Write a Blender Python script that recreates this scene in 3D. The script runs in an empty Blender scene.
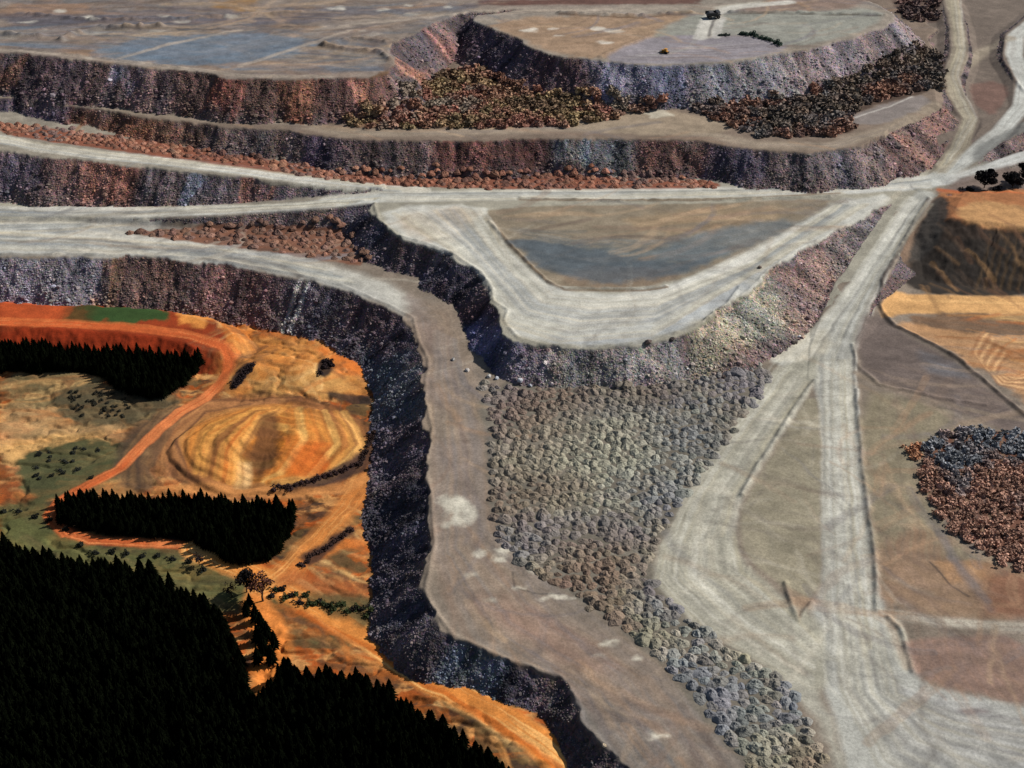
import bpy, math, random
import numpy as np
from mathutils import Vector

random.seed(7)
RNG = np.random.default_rng(7)
R = math.radians
scene = bpy.context.scene
col = scene.collection

# ------------------------------------------------------------------ camera, sky, sun, exposure
CAM_H, PITCH, FPX = 480.0, R(33.0), 1400.0
cam_d = bpy.data.cameras.new('camera')
cam_d.sensor_width = 36.0
cam_d.lens = FPX / 1024 * 36.0
cam_d.clip_start, cam_d.clip_end = 1.0, 60000.0
cam = bpy.data.objects.new('camera', cam_d)
cam.location = (0, 0, CAM_H)
cam.rotation_euler = (math.pi / 2 - PITCH, 0, 0)
col.objects.link(cam)
scene.camera = cam

SUN_EL, SUN_AZ = R(40.0), R(22.0)       # azimuth measured from +X towards +Y
sdir = Vector((math.cos(SUN_EL) * math.cos(SUN_AZ), math.cos(SUN_EL) * math.sin(SUN_AZ), math.sin(SUN_EL)))
world = bpy.data.worlds.new('World')
scene.world = world
world.use_nodes = True
wn = world.node_tree
bg = wn.nodes['Background']
sky = wn.nodes.new('ShaderNodeTexSky')
sky.sky_type = 'NISHITA'
sky.sun_disc = False
sky.sun_elevation = SUN_EL
sky.sun_rotation = math.pi / 2 - SUN_AZ
wn.links.new(sky.outputs[0], bg.inputs[0])
bg.inputs[1].default_value = 0.055
sl = bpy.data.lights.new('sun', 'SUN')
sl.energy = 4.6
sl.angle = R(0.6)
sl.color = (1.0, 0.965, 0.91)
sun = bpy.data.objects.new('sun', sl)
sun.rotation_euler = (-sdir).to_track_quat('-Z', 'Y').to_euler()
sun.location = (300, 300, 600)
col.objects.link(sun)
scene.view_settings.view_transform = 'Standard'
scene.view_settings.look = 'None'
scene.view_settings.gamma = 1.0
scene.view_settings.use_curve_mapping = False
scene.view_settings.exposure = 0.38

# ------------------------------------------------------------------ numeric helpers
cp, sp = math.cos(PITCH), math.sin(PITCH)

def P(px, py, z):
    """world x, y of a sight line at the real height z"""
    cx, cy = (px - 512) / FPX, (384 - py) / FPX
    dy, dz = cp + cy * sp, -sp + cy * cp
    t = (z - CAM_H) / dz
    return (cx * t, dy * t)

TAB = RNG.random((256, 256)).astype(np.float32)
def vnoise(x, y):
    xi = np.floor(x).astype(np.int64); yi = np.floor(y).astype(np.int64)
    fx = (x - xi).astype(np.float32); fy = (y - yi).astype(np.float32)
    fx = fx * fx * (3 - 2 * fx); fy = fy * fy * (3 - 2 * fy)
    a = TAB[yi & 255, xi & 255]; b = TAB[yi & 255, (xi + 1) & 255]
    c = TAB[(yi + 1) & 255, xi & 255]; d = TAB[(yi + 1) & 255, (xi + 1) & 255]
    return (a + (b - a) * fx) * (1 - fy) + (c + (d - c) * fx) * fy
def fbm(x, y, octv=4, gain=0.5):
    s = 0; a = 1; n = 0
    for k in range(octv):
        s = s + a * vnoise(x * 2 ** k + 17.3 * k, y * 2 ** k - 9.1 * k); n += a; a *= gain
    return s / n           # 0..1
def lin(c):
    c = np.array(c, dtype=np.float64) / 255
    return np.where(c < 0.04045, c / 12.92, ((c + 0.055) / 1.055) ** 2.4)
def sstep(x, a, b):
    t = np.clip((x - a) / (b - a), 0, 1)
    return t * t * (3 - 2 * t)

# ------------------------------------------------------------------ terrain sheet: rows across, fan columns
ZR = 35.0
def row_y(py):
    return P(512, py, ZR)[1]
fine = [row_y(p) for p in np.arange(800, -46, -0.85)]
near = list(np.linspace(60, fine[0] - 6, 30))
far = [fine[-1] * (1.03 ** k) for k in range(1, 110)]
YS = np.array(near + fine + far)
uf = np.arange(-0.405, 0.4051, 0.00060)
ext = [0.412, 0.42, 0.43, 0.445, 0.465, 0.49, 0.52, 0.56, 0.62, 0.7, 0.8, 0.95, 1.2, 1.6, 2.2]
US = np.array([-e for e in ext[::-1]] + list(uf) + ext)
def depth(y):
    return y * cp + (CAM_H - ZR) * sp
X = (US[None, :] * depth(YS)[:, None])
Y = np.repeat(YS[:, None], len(US), 1)
NR, NC = X.shape
Z = (fbm(X / 60, Y / 60, 4) - 0.5) * 3.0 + (fbm(X / 18, Y / 18, 3) - 0.5) * 0.8
for (qx, qy, rr_, hh) in [(470, 700, 75, 9), (560, 790, 70, 9)]:
    a_, b_ = P(qx, qy, 3); Z += hh * np.exp(-((X - a_) ** 2 + (Y - b_) ** 2) / rr_ ** 2)
SD = np.zeros_like(Z)          # distance down the slope, 0 on flats
SA = np.zeros_like(Z)          # arc position along the crest
SI = np.zeros(Z.shape, np.int16)
# irregular tip heads: warped coordinates for the crest distances
WX = X + (fbm(X / 22 + 3, Y / 22, 4) - 0.5) * 13 + (vnoise(X / 3, Y / 3) - 0.5) * 1.6
WY = Y + (fbm(X / 22 + 90, Y / 22 + 40, 4) - 0.5) * 13 + (vnoise(X / 3 + 50, Y / 3) - 0.5) * 1.6
def warp_amp(a):
    return X + (WX - X) * a, Y + (WY - Y) * a

def seg_dist(x, y, pts, closed=True):
    """distance, nearest x, y, arc length"""
    best = np.full(x.shape, 1e18); nx = np.zeros_like(x); ny = np.zeros_like(x); ss = np.zeros_like(x); tt = np.zeros_like(x)
    n = len(pts); acc = 0.0
    for i in range(n if closed else n - 1):
        ax, ay = pts[i]; bx, by = pts[(i + 1) % n]
        L = math.hypot(bx - ax, by - ay) + 1e-9
        t = np.clip(((x - ax) * (bx - ax) + (y - ay) * (by - ay)) / (L * L), 0, 1)
        qx = ax + t * (bx - ax); qy = ay + t * (by - ay)
        d = (x - qx) ** 2 + (y - qy) ** 2
        m = d < best
        best = np.where(m, d, best); nx = np.where(m, qx, nx); ny = np.where(m, qy, ny)
        ss = np.where(m, acc + t * L, ss); tt = np.where(m, i + t, tt)
        acc += L
    return np.sqrt(best), nx, ny, ss, tt
def inside(x, y, pts):
    r = np.zeros(x.shape, bool); n = len(pts)
    for i in range(n):
        ax, ay = pts[i]; bx, by = pts[(i + 1) % n]
        if ay == by: continue
        c = ((ay > y) != (by > y)) & (x < (bx - ax) * (y - ay) / (by - ay) + ax)
        r ^= c
    return r
def smooth_pts(pts, it=1):
    for _ in range(it):
        q = []
        for i in range(len(pts)):
            a = np.array(pts[i]); b = np.array(pts[(i + 1) % len(pts)])
            if np.linalg.norm(b - a) > 600: q += [tuple(a), tuple(b)] if False else [tuple(a)]
            else: q += [tuple(a * .75 + b * .25), tuple(a * .25 + b * .75)]
        pts = q
    return pts

PL = 0
def plateau(pts, slope=0.75, wa=1.0):
    """raise a flat topped dump; pts are (px, py, z) or ('w', x, y, z)"""
    global Z, SD, SA, SI, PL
    PL += 1
    W = []; zz = []
    for p in pts:
        if p[0] == 'w': W.append((p[1], p[2])); zz.append(p[3])
        else: W.append(P(*p)); zz.append(p[2])
    A = np.array([[w[0], w[1], 1] for w in W]); zz = np.array(zz)
    if zz.max() - zz.min() < 1e-6: co = np.array([0, 0, zz[0]])
    else: co = np.linalg.lstsq(A, zz, rcond=None)[0]
    W = smooth_pts(W)
    xs = [w[0] for w in W]; ys = [w[1] for w in W]
    m = 130
    sel = (X > min(xs) - m) & (X < max(xs) + m) & (Y > min(ys) - m) & (Y < max(ys) + m)
    wx, wy = warp_amp(wa)
    x, y = wx[sel], wy[sel]
    ins = inside(x, y, W)
    d, nx, ny, s, _ = seg_dist(x, y, W)
    zin = co[0] * X[sel] + co[1] * Y[sel] + co[2]
    zed = co[0] * nx + co[1] * ny + co[2]
    rough = (fbm(s / 9 + PL * 7, d / 60, 3) - 0.5) * 2.4 * np.clip(d / 6, 0, 1)
    c = np.where(ins, zin, zed - slope * d + rough)
    old = Z[sel]
    up = c > old
    Z[sel] = np.where(up, c, old)
    SD[sel] = np.where(up, np.where(ins, 0, d), SD[sel])
    SA[sel] = np.where(up, s + PL * 1000, SA[sel])
    SI[sel] = np.where(up, PL, SI[sel])
def ribbon(pts, w, slope=0.4, wa=0.25):
    """cut and fill a graded road bed along (px, py, z)"""
    global Z, SD
    W = [P(*p) for p in pts]; zz = np.array([p[2] for p in pts], float)
    xs = [q[0] for q in W]; ys = [q[1] for q in W]; m = w + 45
    sel = (X > min(xs) - m) & (X < max(xs) + m) & (Y > min(ys) - m) & (Y < max(ys) + m)
    wx, wy = warp_amp(wa)
    d, _, _, s, t = seg_dist(wx[sel], wy[sel], W, False)
    zr = np.interp(t, np.arange(len(zz)), zz)
    dd = np.clip(d - w / 2, 0, None)
    old = Z[sel]
    new = np.clip(old, zr - slope * dd, zr + slope * dd)
    new = np.where(dd > 40, old, new)
    Z[sel] = new
    SD[sel] = np.where(dd <= 0, 0, np.where(np.abs(new - old) > 2.5, dd, SD[sel]))

FARL, FARR = ('w', -9000, 9000), ('w', 9000, 9000)
# 1 lower bench and the whole dump foot
crest1 = [(-500, 250), (0, 256), (100, 256), (200, 260), (290, 275), (340, 287), (385, 306), (412, 320), (416, 340), (427, 362),
          (423, 400), (431, 430), (423, 470), (430, 502), (433, 545), (424, 592), (430, 612), (452, 637), (500, 660), (556, 678),
          (573, 700), (580, 725), (604, 748), (650, 778), (720, 840)]
plateau([(x, y, 25) for x, y in crest1] + [('w', 250, 60, 25), ('w', 9000, 60, 25), ('w', 9000, 9000, 25), ('w', -9000, 9000, 25), ('w', -9000, 1000, 25)], 0.76)
# 2 middle plateau
crest2 = [(372, 205), (377, 222), (395, 238), (420, 243), (450, 255), (480, 275), (490, 290), (492, 303), (507, 312), (503, 322),
          (517, 340), (545, 347), (600, 348), (650, 343), (700, 325), (730, 305), (745, 293), (765, 275), (790, 255), (820, 240),
          (850, 225), (870, 212), (893, 198), (935, 192), (935, 165), (400, 165), (368, 190)]
plateau([(x, y, 41) for x, y in crest2], 0.78)
# its gentler flank towards the forked road
plateau([(x, y, 40.5) for x, y in [(690, 327), (728, 303), (743, 291), (763, 273), (788, 253), (818, 238), (848, 223), (868, 211), (880, 203), (850, 203), (790, 230), (740, 262), (690, 300)]], 0.34)
# 3 strip of the long haul road
def zb(px): return 53 - 0.03 * px
plateau([(x, y, zb(x)) for x, y in [(-400, 135), (0, 149), (60, 157), (130, 165), (200, 172), (260, 180), (330, 188), (400, 190), (420, 110), (-400, 60)]], 0.8)
plateau([(368, 188, 41), (600, 190, 41), (940, 194, 41), (1500, 194, 41), ('w', 9000, 1200, 41), ('w', 9000, 9000, 41), ('w', -400, 9000, 41)])
# mound on the right with the dark tipped face
plateau([(944, 196, 46), (950, 213, 46), (965, 221, 46), (990, 222, 46), (1024, 228, 46), (1100, 235, 46), (1400, 245, 46), (1400, 188, 46), (1100, 190, 46)], 0.36)
# 4 bench C
crest4 = [(-400, 82), (0, 96), (70, 104), (150, 119), (210, 125), (250, 129), (300, 132), (340, 139), (400, 141), (480, 140), (560, 138),
          (640, 139), (700, 141), (740, 147), (780, 152), (830, 152), (880, 145), (920, 128), (943, 108), (945, 95), (935, 60), (930, 30), (925, -20)]
plateau([(x, y, 61) for x, y in crest4] + [('w', 900, 9000, 61), ('w', -9000, 9000, 61), ('w', -9000, 1300, 61)], 0.8)
# ground right of the dumps
plateau([(940, 160, 45), (1100, 110, 55), (1300, 60, 64), (1300, -20, 70), (925, -20, 63), (935, 60, 60), (945, 108, 54)], 0.5)
# 5 and 6 the two upper plateaus
plateau([(x, y, 86) for x, y in [(-400, 30), (0, 51), (50, 57), (110, 63), (185, 71), (240, 79), (330, 79), (383, 75), (393, 67), (392, 57),
         (385, 49), (396, 41), (412, 33), (426, 25), (440, 19), (463, 12), (520, 8), (620, 6)]] + [('w', 900, 9000, 86), ('w', -9000, 9000, 86), ('w', -9000, 1400, 86)], 0.8)
crest7 = [(468, 20), (480, 24), (500, 30), (522, 40), (537, 50), (590, 59), (640, 65), (684, 66), (740, 61), (800, 52), (850, 38), (878, 27),
          (896, 20), (890, 9), (865, 0), (830, -12), (620, -12), (520, 10), (480, 14)]
plateau([(x, y, 86.0) for x, y in crest7], 0.8)
# red terrace above the first plantation
plateau([(x, y, 8) for x, y in [(-400, 316), (0, 326), (100, 332), (170, 339), (205, 350), (228, 352), (235, 338), (222, 325), (180, 312), (100, 306), (-400, 296)]], 0.6, 0.6)
# roads that cut and fill
ribbon([(-140, 216, 26), (60, 212, 27), (150, 212, 29), (220, 210, 32), (300, 204, 36), (380, 197, 41), (500, 195, 41)], 18, 0.85)
ribbon([(930, 186, 41), (905, 215, 38), (880, 250, 34), (850, 300, 29), (832, 350, 25.5), (832, 400, 25)], 27)
ribbon([(1120, 128, 50), (1024, 155, 46), (960, 179, 42), (920, 186, 41)], 13, 0.7)
ribbon([(935, 180, 41), (965, 160, 45), (1000, 132, 50), (1024, 105, 55), (1024, 80, 59), (1014, 55, 62), (1016, 35, 64), (1040, 15, 66)], 17)
ribbon([(948, -10, 66), (955, 15, 64), (960, 45, 62), (957, 60, 61), (950, 75, 60), (955, 95, 57), (972, 120, 52), (960, 145, 47), (945, 165, 43)], 14)

# height lookup and sight lines onto the ground
def hgt(x, y):
    x = np.atleast_1d(np.asarray(x, float)); y = np.atleast_1d(np.asarray(y, float))
    j = np.interp(y, YS, np.arange(NR)); i = np.interp(x / depth(y), US, np.arange(NC))
    j0 = np.clip(np.floor(j).astype(int), 0, NR - 2); i0 = np.clip(np.floor(i).astype(int), 0, NC - 2)
    fj, fi = j - j0, i - i0
    return (Z[j0, i0] * (1 - fj) + Z[j0 + 1, i0] * fj) * (1 - fi) + (Z[j0, i0 + 1] * (1 - fj) + Z[j0 + 1, i0 + 1] * fj) * fi
def G(px, py):
    cx, cy = (px - 512) / FPX, (384 - py) / FPX
    dy, dz = cp + cy * sp, -sp + cy * cp
    t = np.arange(300, 3500, 1.0)
    zz = CAM_H + dz * t
    h = hgt(cx * t, dy * t)
    k = np.argmax(zz < h)
    k = max(k, 1)
    a = (zz[k - 1] - h[k - 1]); b = (h[k] - zz[k])
    tt = t[k - 1] + a / (a + b + 1e-9)
    return (float(cx * tt), float(dy * tt))
def GL(pts): return [G(*p) for p in pts]
def fld(cx, cy, rx, ry, n=20, a=0):
    return [(cx + rx * math.cos(2 * math.pi * k / n) * math.cos(a) - ry * math.sin(2 * math.pi * k / n) * math.sin(a),
             cy + rx * math.cos(2 * math.pi * k / n) * math.sin(a) + ry * math.sin(2 * math.pi * k / n) * math.cos(a)) for k in range(n)]

# local relief: quarry lobes in the orange clay, berms, hollows
def bump(px, py, rx, ry, h, rot=0.0):
    global Z
    x0, y0 = G(px, py)
    c, s = math.cos(rot), math.sin(rot)
    dx, dy = X - x0, Y - y0
    q = ((dx * c + dy * s) / rx) ** 2 + ((-dx * s + dy * c) / ry) ** 2
    Z = Z + h * np.exp(-q)
VAL = (SI == 0)
cx_, cy_ = G(266, 448)
qq = np.sqrt(((X - cx_) / 56) ** 2 + ((Y - cy_) / 46) ** 2) + (fbm(X / 16, Y / 16, 3) - .5) * .12
stair = np.floor(qq * 7) + sstep(qq * 7 - np.floor(qq * 7), .55, 1.0)
dome = np.clip(1 - stair / 7, 0, 1) ** .7 * 7.5
ang = np.arctan2((Y - cy_) / 46, (X - cx_) / 56)
gully = np.exp(-((X - cx_ - 1 - .22 * (Y - cy_)) / 12) ** 2) * np.clip(1.1 - qq, 0, 1) ** .6 * 6.5
fins = .3 * np.sin(ang * 26 + qq * 5) * np.clip(qq * 1.4, 0, 1) * np.clip(1.05 - qq, 0, 1)
Z = Z + np.where(VAL & (qq < 1.15), np.clip(dome - gully + fins, -1, None) * sstep(1.08 - qq, 0, .12), 0)
# graded tracks stay even
trk = np.full(X.shape, 1e9)
for tl in ([(190, 546), (225, 562), (275, 584), (320, 608), (375, 640), (430, 676), (500, 715), (580, 768), (640, 815)],
           [(262, 590), (310, 548), (335, 520), (360, 490), (378, 450)], [(60, 502), (80, 490), (120, 468), (150, 438), (180, 412), (205, 398), (222, 380), (230, 358), (222, 346)]):
    trk = np.minimum(trk, seg_dist(X, Y, [P(a, b, 3) for a, b in tl], False)[0])
VAL = VAL * sstep(trk, 6, 22)
# erosion gullies in the clay
rid = 1 - np.abs(2 * fbm(X / 26 + 5, Y / 15 + 9, 4) - 1)
Z = Z - VAL * sstep(qq, 1.0, 1.2) * np.clip(rid - .82, 0, 1) * 9
Z = Z + VAL * (fbm(X / 6 + 4, Y / 5, 4) - .5) * 0.8
bump(250, 372, 10, 20, 5, -0.6)
bump(300, 372, 30, 22, 6)
bump(325, 368, 7, 7, -2)
bump(345, 525, 18, 12, 4, 0.6)
bump(60, 380, 60, 18, 4)
bump(50, 440, 40, 18, -2)
bump(1000, 345, 40, 16, 3)
def berm(pts, w=1.6, h=1.1):
    global Z
    W = GL(pts)
    xs = [q[0] for q in W]; ys = [q[1] for q in W]
    sel = (X > min(xs) - 9) & (X < max(xs) + 9) & (Y > min(ys) - 9) & (Y < max(ys) + 9)
    wx, wy = warp_amp(0.15)
    d, _, _, s, _ = seg_dist(wx[sel], wy[sel], W, False)
    Z[sel] = Z[sel] + h * (0.6 + 0.8 * vnoise(s / 4, s * 0 + 3)) * np.exp(-(d / w) ** 2)
BERMS = [
    [(816, 381), (800, 400), (780, 432), (758, 466), (742, 495)],
    [(857, 390), (863, 470), (872, 535), (876, 575), (877, 610)],
    [(853, 345), (857, 366), (880, 385), (940, 398), (985, 405)],
    [(888, 618), (900, 630), (908, 655), (912, 672)],
    [(785, 584), (790, 600), (798, 620), (812, 604)],
    [(490, 222), (515, 250), (545, 280), (560, 288), (640, 289), (665, 286)],
    [(520, 198), (620, 201), (740, 199), (830, 196)],
    [(1005, 42), (1003, 60), (1015, 80), (1024, 92)],
    [(928, 198), (905, 240), (882, 280), (880, 305), (893, 325), (930, 342), (960, 360), (990, 385), (1024, 415)],
    [(740, 287), (728, 304), (706, 320)],
]
for b in BERMS: berm(b)
for b in [crest1[1:-2], crest2[:20]]:
    berm([(x + 2, y + (-2)) for x, y in b], 1.3, 0.7)
for b_, w_, h_ in (([(62, 40), (75, 34), (105, 28), (160, 26)], 3.5, 3), ([(322, 46), (350, 50), (380, 52), (390, 60)], 3, 2.5), ([(325, 44), (350, 38), (385, 42)], 2.5, 2), ([(30, 14), (90, 20), (180, 19), (300, 12)], 3, 2),
                   ([(730, 12), (800, 13), (885, 15)], 2, 1.8), ([(560, 13), (640, 16), (690, 12)], 3, 2), ([(600, 57), (625, 45), (650, 37)], 2.5, 1.2), ([(0, 34), (20, 36), (40, 36)], 4, 3)):
    berm(b_, w_, h_)
berm([(2, 46), (120, 60), (240, 75), (330, 76), (380, 72)], 1.6, 0.8)
slopeM = sstep(SD, 0.2, 2.0)
Z += slopeM * (fbm(X / 5, Y / 5, 3) - 0.5) * 1.3
Z += (1 - slopeM) * (fbm(X / 9, Y / 9, 3) - 0.5) * 0.35

# ------------------------------------------------------------------ ground colours (albedo)
C = np.zeros((NR, NC, 3)); C[:] = lin((186, 128, 66))
PXW = X + (fbm(X / 10, Y / 10, 4) - 0.5) * 7; PYW = Y + (fbm(X / 10 + 31, Y / 10, 4) - 0.5) * 7
n1 = fbm(X / 35, Y / 35, 5); n2 = fbm(X / 7 + 9, Y / 7, 4)
MASK = None
def mixc(sel, a, c):
    if MASK is not None: a = a * MASK[sel]
    C[sel] = C[sel] * (1 - a[..., None]) + np.asarray(c) * a[..., None]
def poly(pts, c, fe=2.0, op=1.0, wa=1.0, brk=0.0, scale=8.0):
    """patch of soil with a soft or broken border"""
    W = smooth_pts(GL(pts)) if len(pts) > 4 else GL(pts)
    xs = [q[0] for q in W]; ys = [q[1] for q in W]; m = fe + 8 * wa
    sel = (X > min(xs) - m) & (X < max(xs) + m) & (Y > min(ys) - m) & (Y < max(ys) + m)
    x = X[sel] + (PXW[sel] - X[sel]) * wa; y = Y[sel] + (PYW[sel] - Y[sel]) * wa
    d, _, _, _, _ = seg_dist(x, y, W)
    d = np.where(inside(x, y, W), -d, d)
    if brk: d = d + (fbm(X[sel] / scale + 5, Y[sel] / scale, 4) - 0.5) * brk
    a = sstep(-d, -fe, fe) * op
    mixc(sel, a, lin(c))
def line(pts, w, c, fe=1.0, op=1.0, wa=0.35, streak=0.0, c2=None, sf=1.2, raw=False):
    """graded strip, optionally with wheel streaks that run along it"""
    W = pts if raw else GL(pts)
    xs = [q[0] for q in W]; ys = [q[1] for q in W]; m = w / 2 + fe + 4
    sel = (X > min(xs) - m) & (X < max(xs) + m) & (Y > min(ys) - m) & (Y < max(ys) + m)
    x = X[sel] + (PXW[sel] - X[sel]) * wa; y = Y[sel] + (PYW[sel] - Y[sel]) * wa
    d, nx, ny, s, _ = seg_dist(x, y, W, False)
    a = sstep(w / 2 - d, -fe, fe) * op
    if streak:
        sg = np.sign((x - nx) + 0.37 * (y - ny)) * d
        k = fbm(sg / sf + 40, s / 45, 3)
        a = a * np.clip(1 - streak + streak * 2.2 * (k - 0.28), 0, 1)
    mixc(sel, a, lin(c))
    if c2 is not None:
        k = sstep(fbm(d / sf + 11, s / 60 + 5, 3), .5, .68)
        mixc(sel, a * k, lin(c2))

# base by level
lv = SI
C[(lv == 1)] = lin((126, 114, 101)); C[(lv == 2) | (lv == 3)] = lin((150, 145, 130)); C[(lv == 4) | (lv == 5)] = lin((140, 132, 118))
C[lv == 6] = lin((112, 92, 76)); C[lv == 7] = lin((120, 105, 92)); C[lv == 8] = lin((112, 100, 90))
C[lv == 9] = lin((126, 114, 104)); C[lv == 10] = lin((138, 128, 116)); C[lv == 11] = lin((136, 54, 24))
C = C * (0.78 + 0.44 * n1[..., None])

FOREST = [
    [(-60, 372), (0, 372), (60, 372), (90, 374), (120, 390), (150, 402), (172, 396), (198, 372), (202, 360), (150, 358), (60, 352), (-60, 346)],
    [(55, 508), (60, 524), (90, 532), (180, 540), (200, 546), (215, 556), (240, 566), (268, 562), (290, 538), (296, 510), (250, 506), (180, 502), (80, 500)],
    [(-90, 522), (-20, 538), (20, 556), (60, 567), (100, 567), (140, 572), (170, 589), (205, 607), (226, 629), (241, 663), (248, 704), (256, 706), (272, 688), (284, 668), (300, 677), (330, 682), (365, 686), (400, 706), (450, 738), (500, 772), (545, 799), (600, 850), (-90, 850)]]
# ---- valley (orange clay)
MASK = ((SI == 0) | (SI == 11)).astype(float)
va0 = (SI == 0)
w1 = fbm(X / 30 + (fbm(X / 12, Y / 12, 3) - .5) * 2, Y / 14 + 20, 5); w2 = fbm(X / 22 + 70, Y / 9 + 3 + (fbm(X / 9, Y / 9, 3) - .5) * 2, 5); w3 = fbm(X / 12 + 33, Y / 6, 5)
vc = lin((144, 80, 34)) * np.ones_like(C)
for w_, a0, a1, cc_ in ((w1, .52, .62, (112, 72, 42)), (w2, .53, .62, (196, 140, 82)), (w3, .56, .66, (176, 86, 32)), (1 - w1, .56, .66, (84, 72, 46)), (1 - w3, .60, .70, (62, 46, 36))):
    a_ = (sstep(w_, a0, a1) * .85)[..., None]; vc = vc * (1 - a_) + lin(cc_) * a_
C = np.where(va0[..., None], vc, C)
poly([(0, 400), (60, 395), (150, 398), (190, 410), (130, 440), (60, 470), (0, 480)], (176, 140, 95), 6, .8, 1, 10)
poly([(0, 440), (90, 432), (130, 445), (110, 462), (0, 468)], (205, 158, 96), 4, .8, 1, 8)
poly([(0, 470), (60, 475), (70, 490), (0, 505)], (122, 66, 34), 5, .8)
poly([(60, 395), (110, 385), (170, 390), (180, 410), (140, 425), (80, 430), (62, 415)], (78, 72, 50), 4, .9, 1, 12)
poly([(0, 374), (60, 370), (100, 380), (95, 400), (40, 408), (0, 404)], (112, 98, 66), 4, .8, 1, 14)
poly([(25, 450), (90, 437), (140, 440), (160, 455), (110, 480), (70, 500), (30, 500), (15, 470)], (74, 76, 46), 4, .92, 1, 14)
poly([(0, 495), (60, 500), (50, 530), (60, 560), (0, 540)], (84, 82, 50), 5, .9, 1, 10)
poly([(-20, 500), (40, 520), (100, 548), (200, 556), (240, 575), (270, 590), (380, 600), (376, 626), (260, 600), (200, 620), (100, 590), (0, 560)], (88, 90, 52), 5, .85, 1, 14)
poly([(80, 306), (130, 302), (150, 306), (176, 314), (160, 322), (100, 322), (84, 316)], (24, 74, 36), 3, .9, 1, 12, 6)
poly([(62, 300), (100, 300), (92, 322), (58, 322)], (60, 62, 30), 3, .8, 1, 6)
poly([(0, 300), (85, 302), (60, 320), (0, 322)], (176, 78, 38), 4, .8, 1, 8)
poly([(230, 330), (300, 330), (345, 350), (372, 380), (360, 400), (250, 404), (220, 390), (215, 370)], (192, 128, 62), 5, .75, 1, 16)
poly([(255, 380), (330, 372), (360, 395), (300, 402), (250, 400)], (208, 158, 92), 5, .6, 1, 16)
poly([(310, 345), (360, 345), (372, 378), (340, 372)], (208, 112, 46), 4, .8, 1, 8)
poly([(176, 312), (215, 310), (205, 328), (180, 325)], (214, 140, 66), 3, .9, 1, 6)
poly([(215, 318), (255, 320), (245, 345), (225, 338)], (204, 120, 50), 3, .9, 1, 6)
poly([(150, 425), (185, 398), (150, 500), (50, 505), (60, 490), (110, 475)], (150, 108, 64), 5, .8, 1, 8)
poly([(125, 430), (165, 412), (180, 415), (150, 440), (128, 470), (140, 488), (112, 485), (112, 450)], (84, 66, 48), 3, .8, .8)
def marks(reg, n, L, cols_, w0, w1, op, horiz=0.0, seed=0):
    r = random.Random(seed)
    W = GL(reg); xs = [q[0] for q in W]; ys = [q[1] for q in W]; c = 0
    while c < n:
        x, y = r.uniform(min(xs), max(xs)), r.uniform(min(ys), max(ys))
        if not inside(np.array([x]), np.array([y]), W)[0]: continue
        c += 1; a = (r.uniform(0, 6.28) if horiz is None else horiz + r.gauss(0, .22)); cu = r.gauss(0, .012); p = []
        l = L * r.uniform(.4, 1.3)
        for q in range(7):
            p.append((x, y)); x += math.cos(a) * l / 6; y += math.sin(a) * l / 6; a += cu * l / 6
        line(p, r.uniform(w0, w1), r.choice(cols_), r.uniform(.6, 2), op * r.uniform(.4, 1.2), .5, .5, raw=True)
VA = [(214, 150, 84), (140, 84, 42), (190, 108, 48), (120, 84, 56), (226, 182, 118), (96, 66, 44)]
marks([(215, 320), (260, 322), (345, 350), (372, 385), (370, 402), (230, 404), (190, 410)], 110, 34, VA, 1, 5, .55, None, 11)
marks([(0, 370), (200, 400), (150, 440), (100, 480), (0, 500)], 120, 50, VA + [(84, 78, 52), (104, 92, 64)], 1.5, 6, .35, .1, 12)
marks([(0, 500), (60, 520), (200, 556), (270, 590), (300, 640), (200, 620), (60, 580), (0, 550)], 80, 40, [(104, 104, 66), (72, 72, 44), (130, 112, 74), (60, 56, 36)], 1, 5, .5, -.3, 13)
marks([(270, 560), (372, 470), (372, 600), (420, 680), (560, 768), (480, 740), (300, 640), (250, 590)], 130, 40, VA, 1, 4, .6, -.75, 14)
for fp in FOREST: poly(fp, (26, 26, 18), 2.5, .95, 1)  # conifer litter, with the dark shade between the trees painted in
poly([(60, 393), (110, 384), (168, 390), (176, 408), (140, 422), (80, 428), (62, 414)], (74, 68, 50), 4, .8, 1, 14)
poly([(25, 452), (90, 440), (138, 443), (155, 456), (110, 480), (70, 498), (30, 498), (15, 470)], (70, 72, 46), 4, .8, 1, 16)
poly([(120, 486), (112, 460), (126, 432), (162, 412), (172, 418), (150, 442), (138, 470), (160, 492)], (78, 62, 48), 3, .8, .8, 6)
# ringed quarry
rb = (265, 445)
for k, (c, c2) in enumerate([((150, 98, 56), (96, 62, 40)), ((178, 122, 66), (140, 90, 52)), ((206, 142, 66), (160, 98, 44)), ((214, 150, 74), (180, 96, 34)), ((200, 128, 50), (214, 164, 90)), ((196, 120, 44), (140, 84, 40))]):
    f = 1.0 - k * 0.15
    poly(fld(rb[0] - 4 * k * 0, rb[1], 112 * f, 50 * f), c, 2.5, .95, .5)
    line(fld(rb[0], rb[1], 110 * f, 49 * f, 28) + fld(rb[0], rb[1], 110 * f, 49 * f, 28)[:1], 7, c2, 1.5, .8, .5, .7, None, .9)
poly([(262, 412), (278, 412), (283, 440), (270, 478), (240, 474), (252, 440)], (104, 66, 36), 3, .7, .8, 5)  # wedge of gully shade painted into the clay as darker brown
poly([(205, 442), (250, 415), (258, 430), (225, 468), (205, 462)], (176, 118, 66), 3, .6, .8, 6)
poly([(290, 430), (335, 450), (325, 475), (270, 478), (280, 455)], (205, 100, 34), 4, .8, 1, 5)
poly([(232, 462), (250, 462), (250, 490), (236, 490)], (226, 188, 130), 2, .6, .7)
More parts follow.
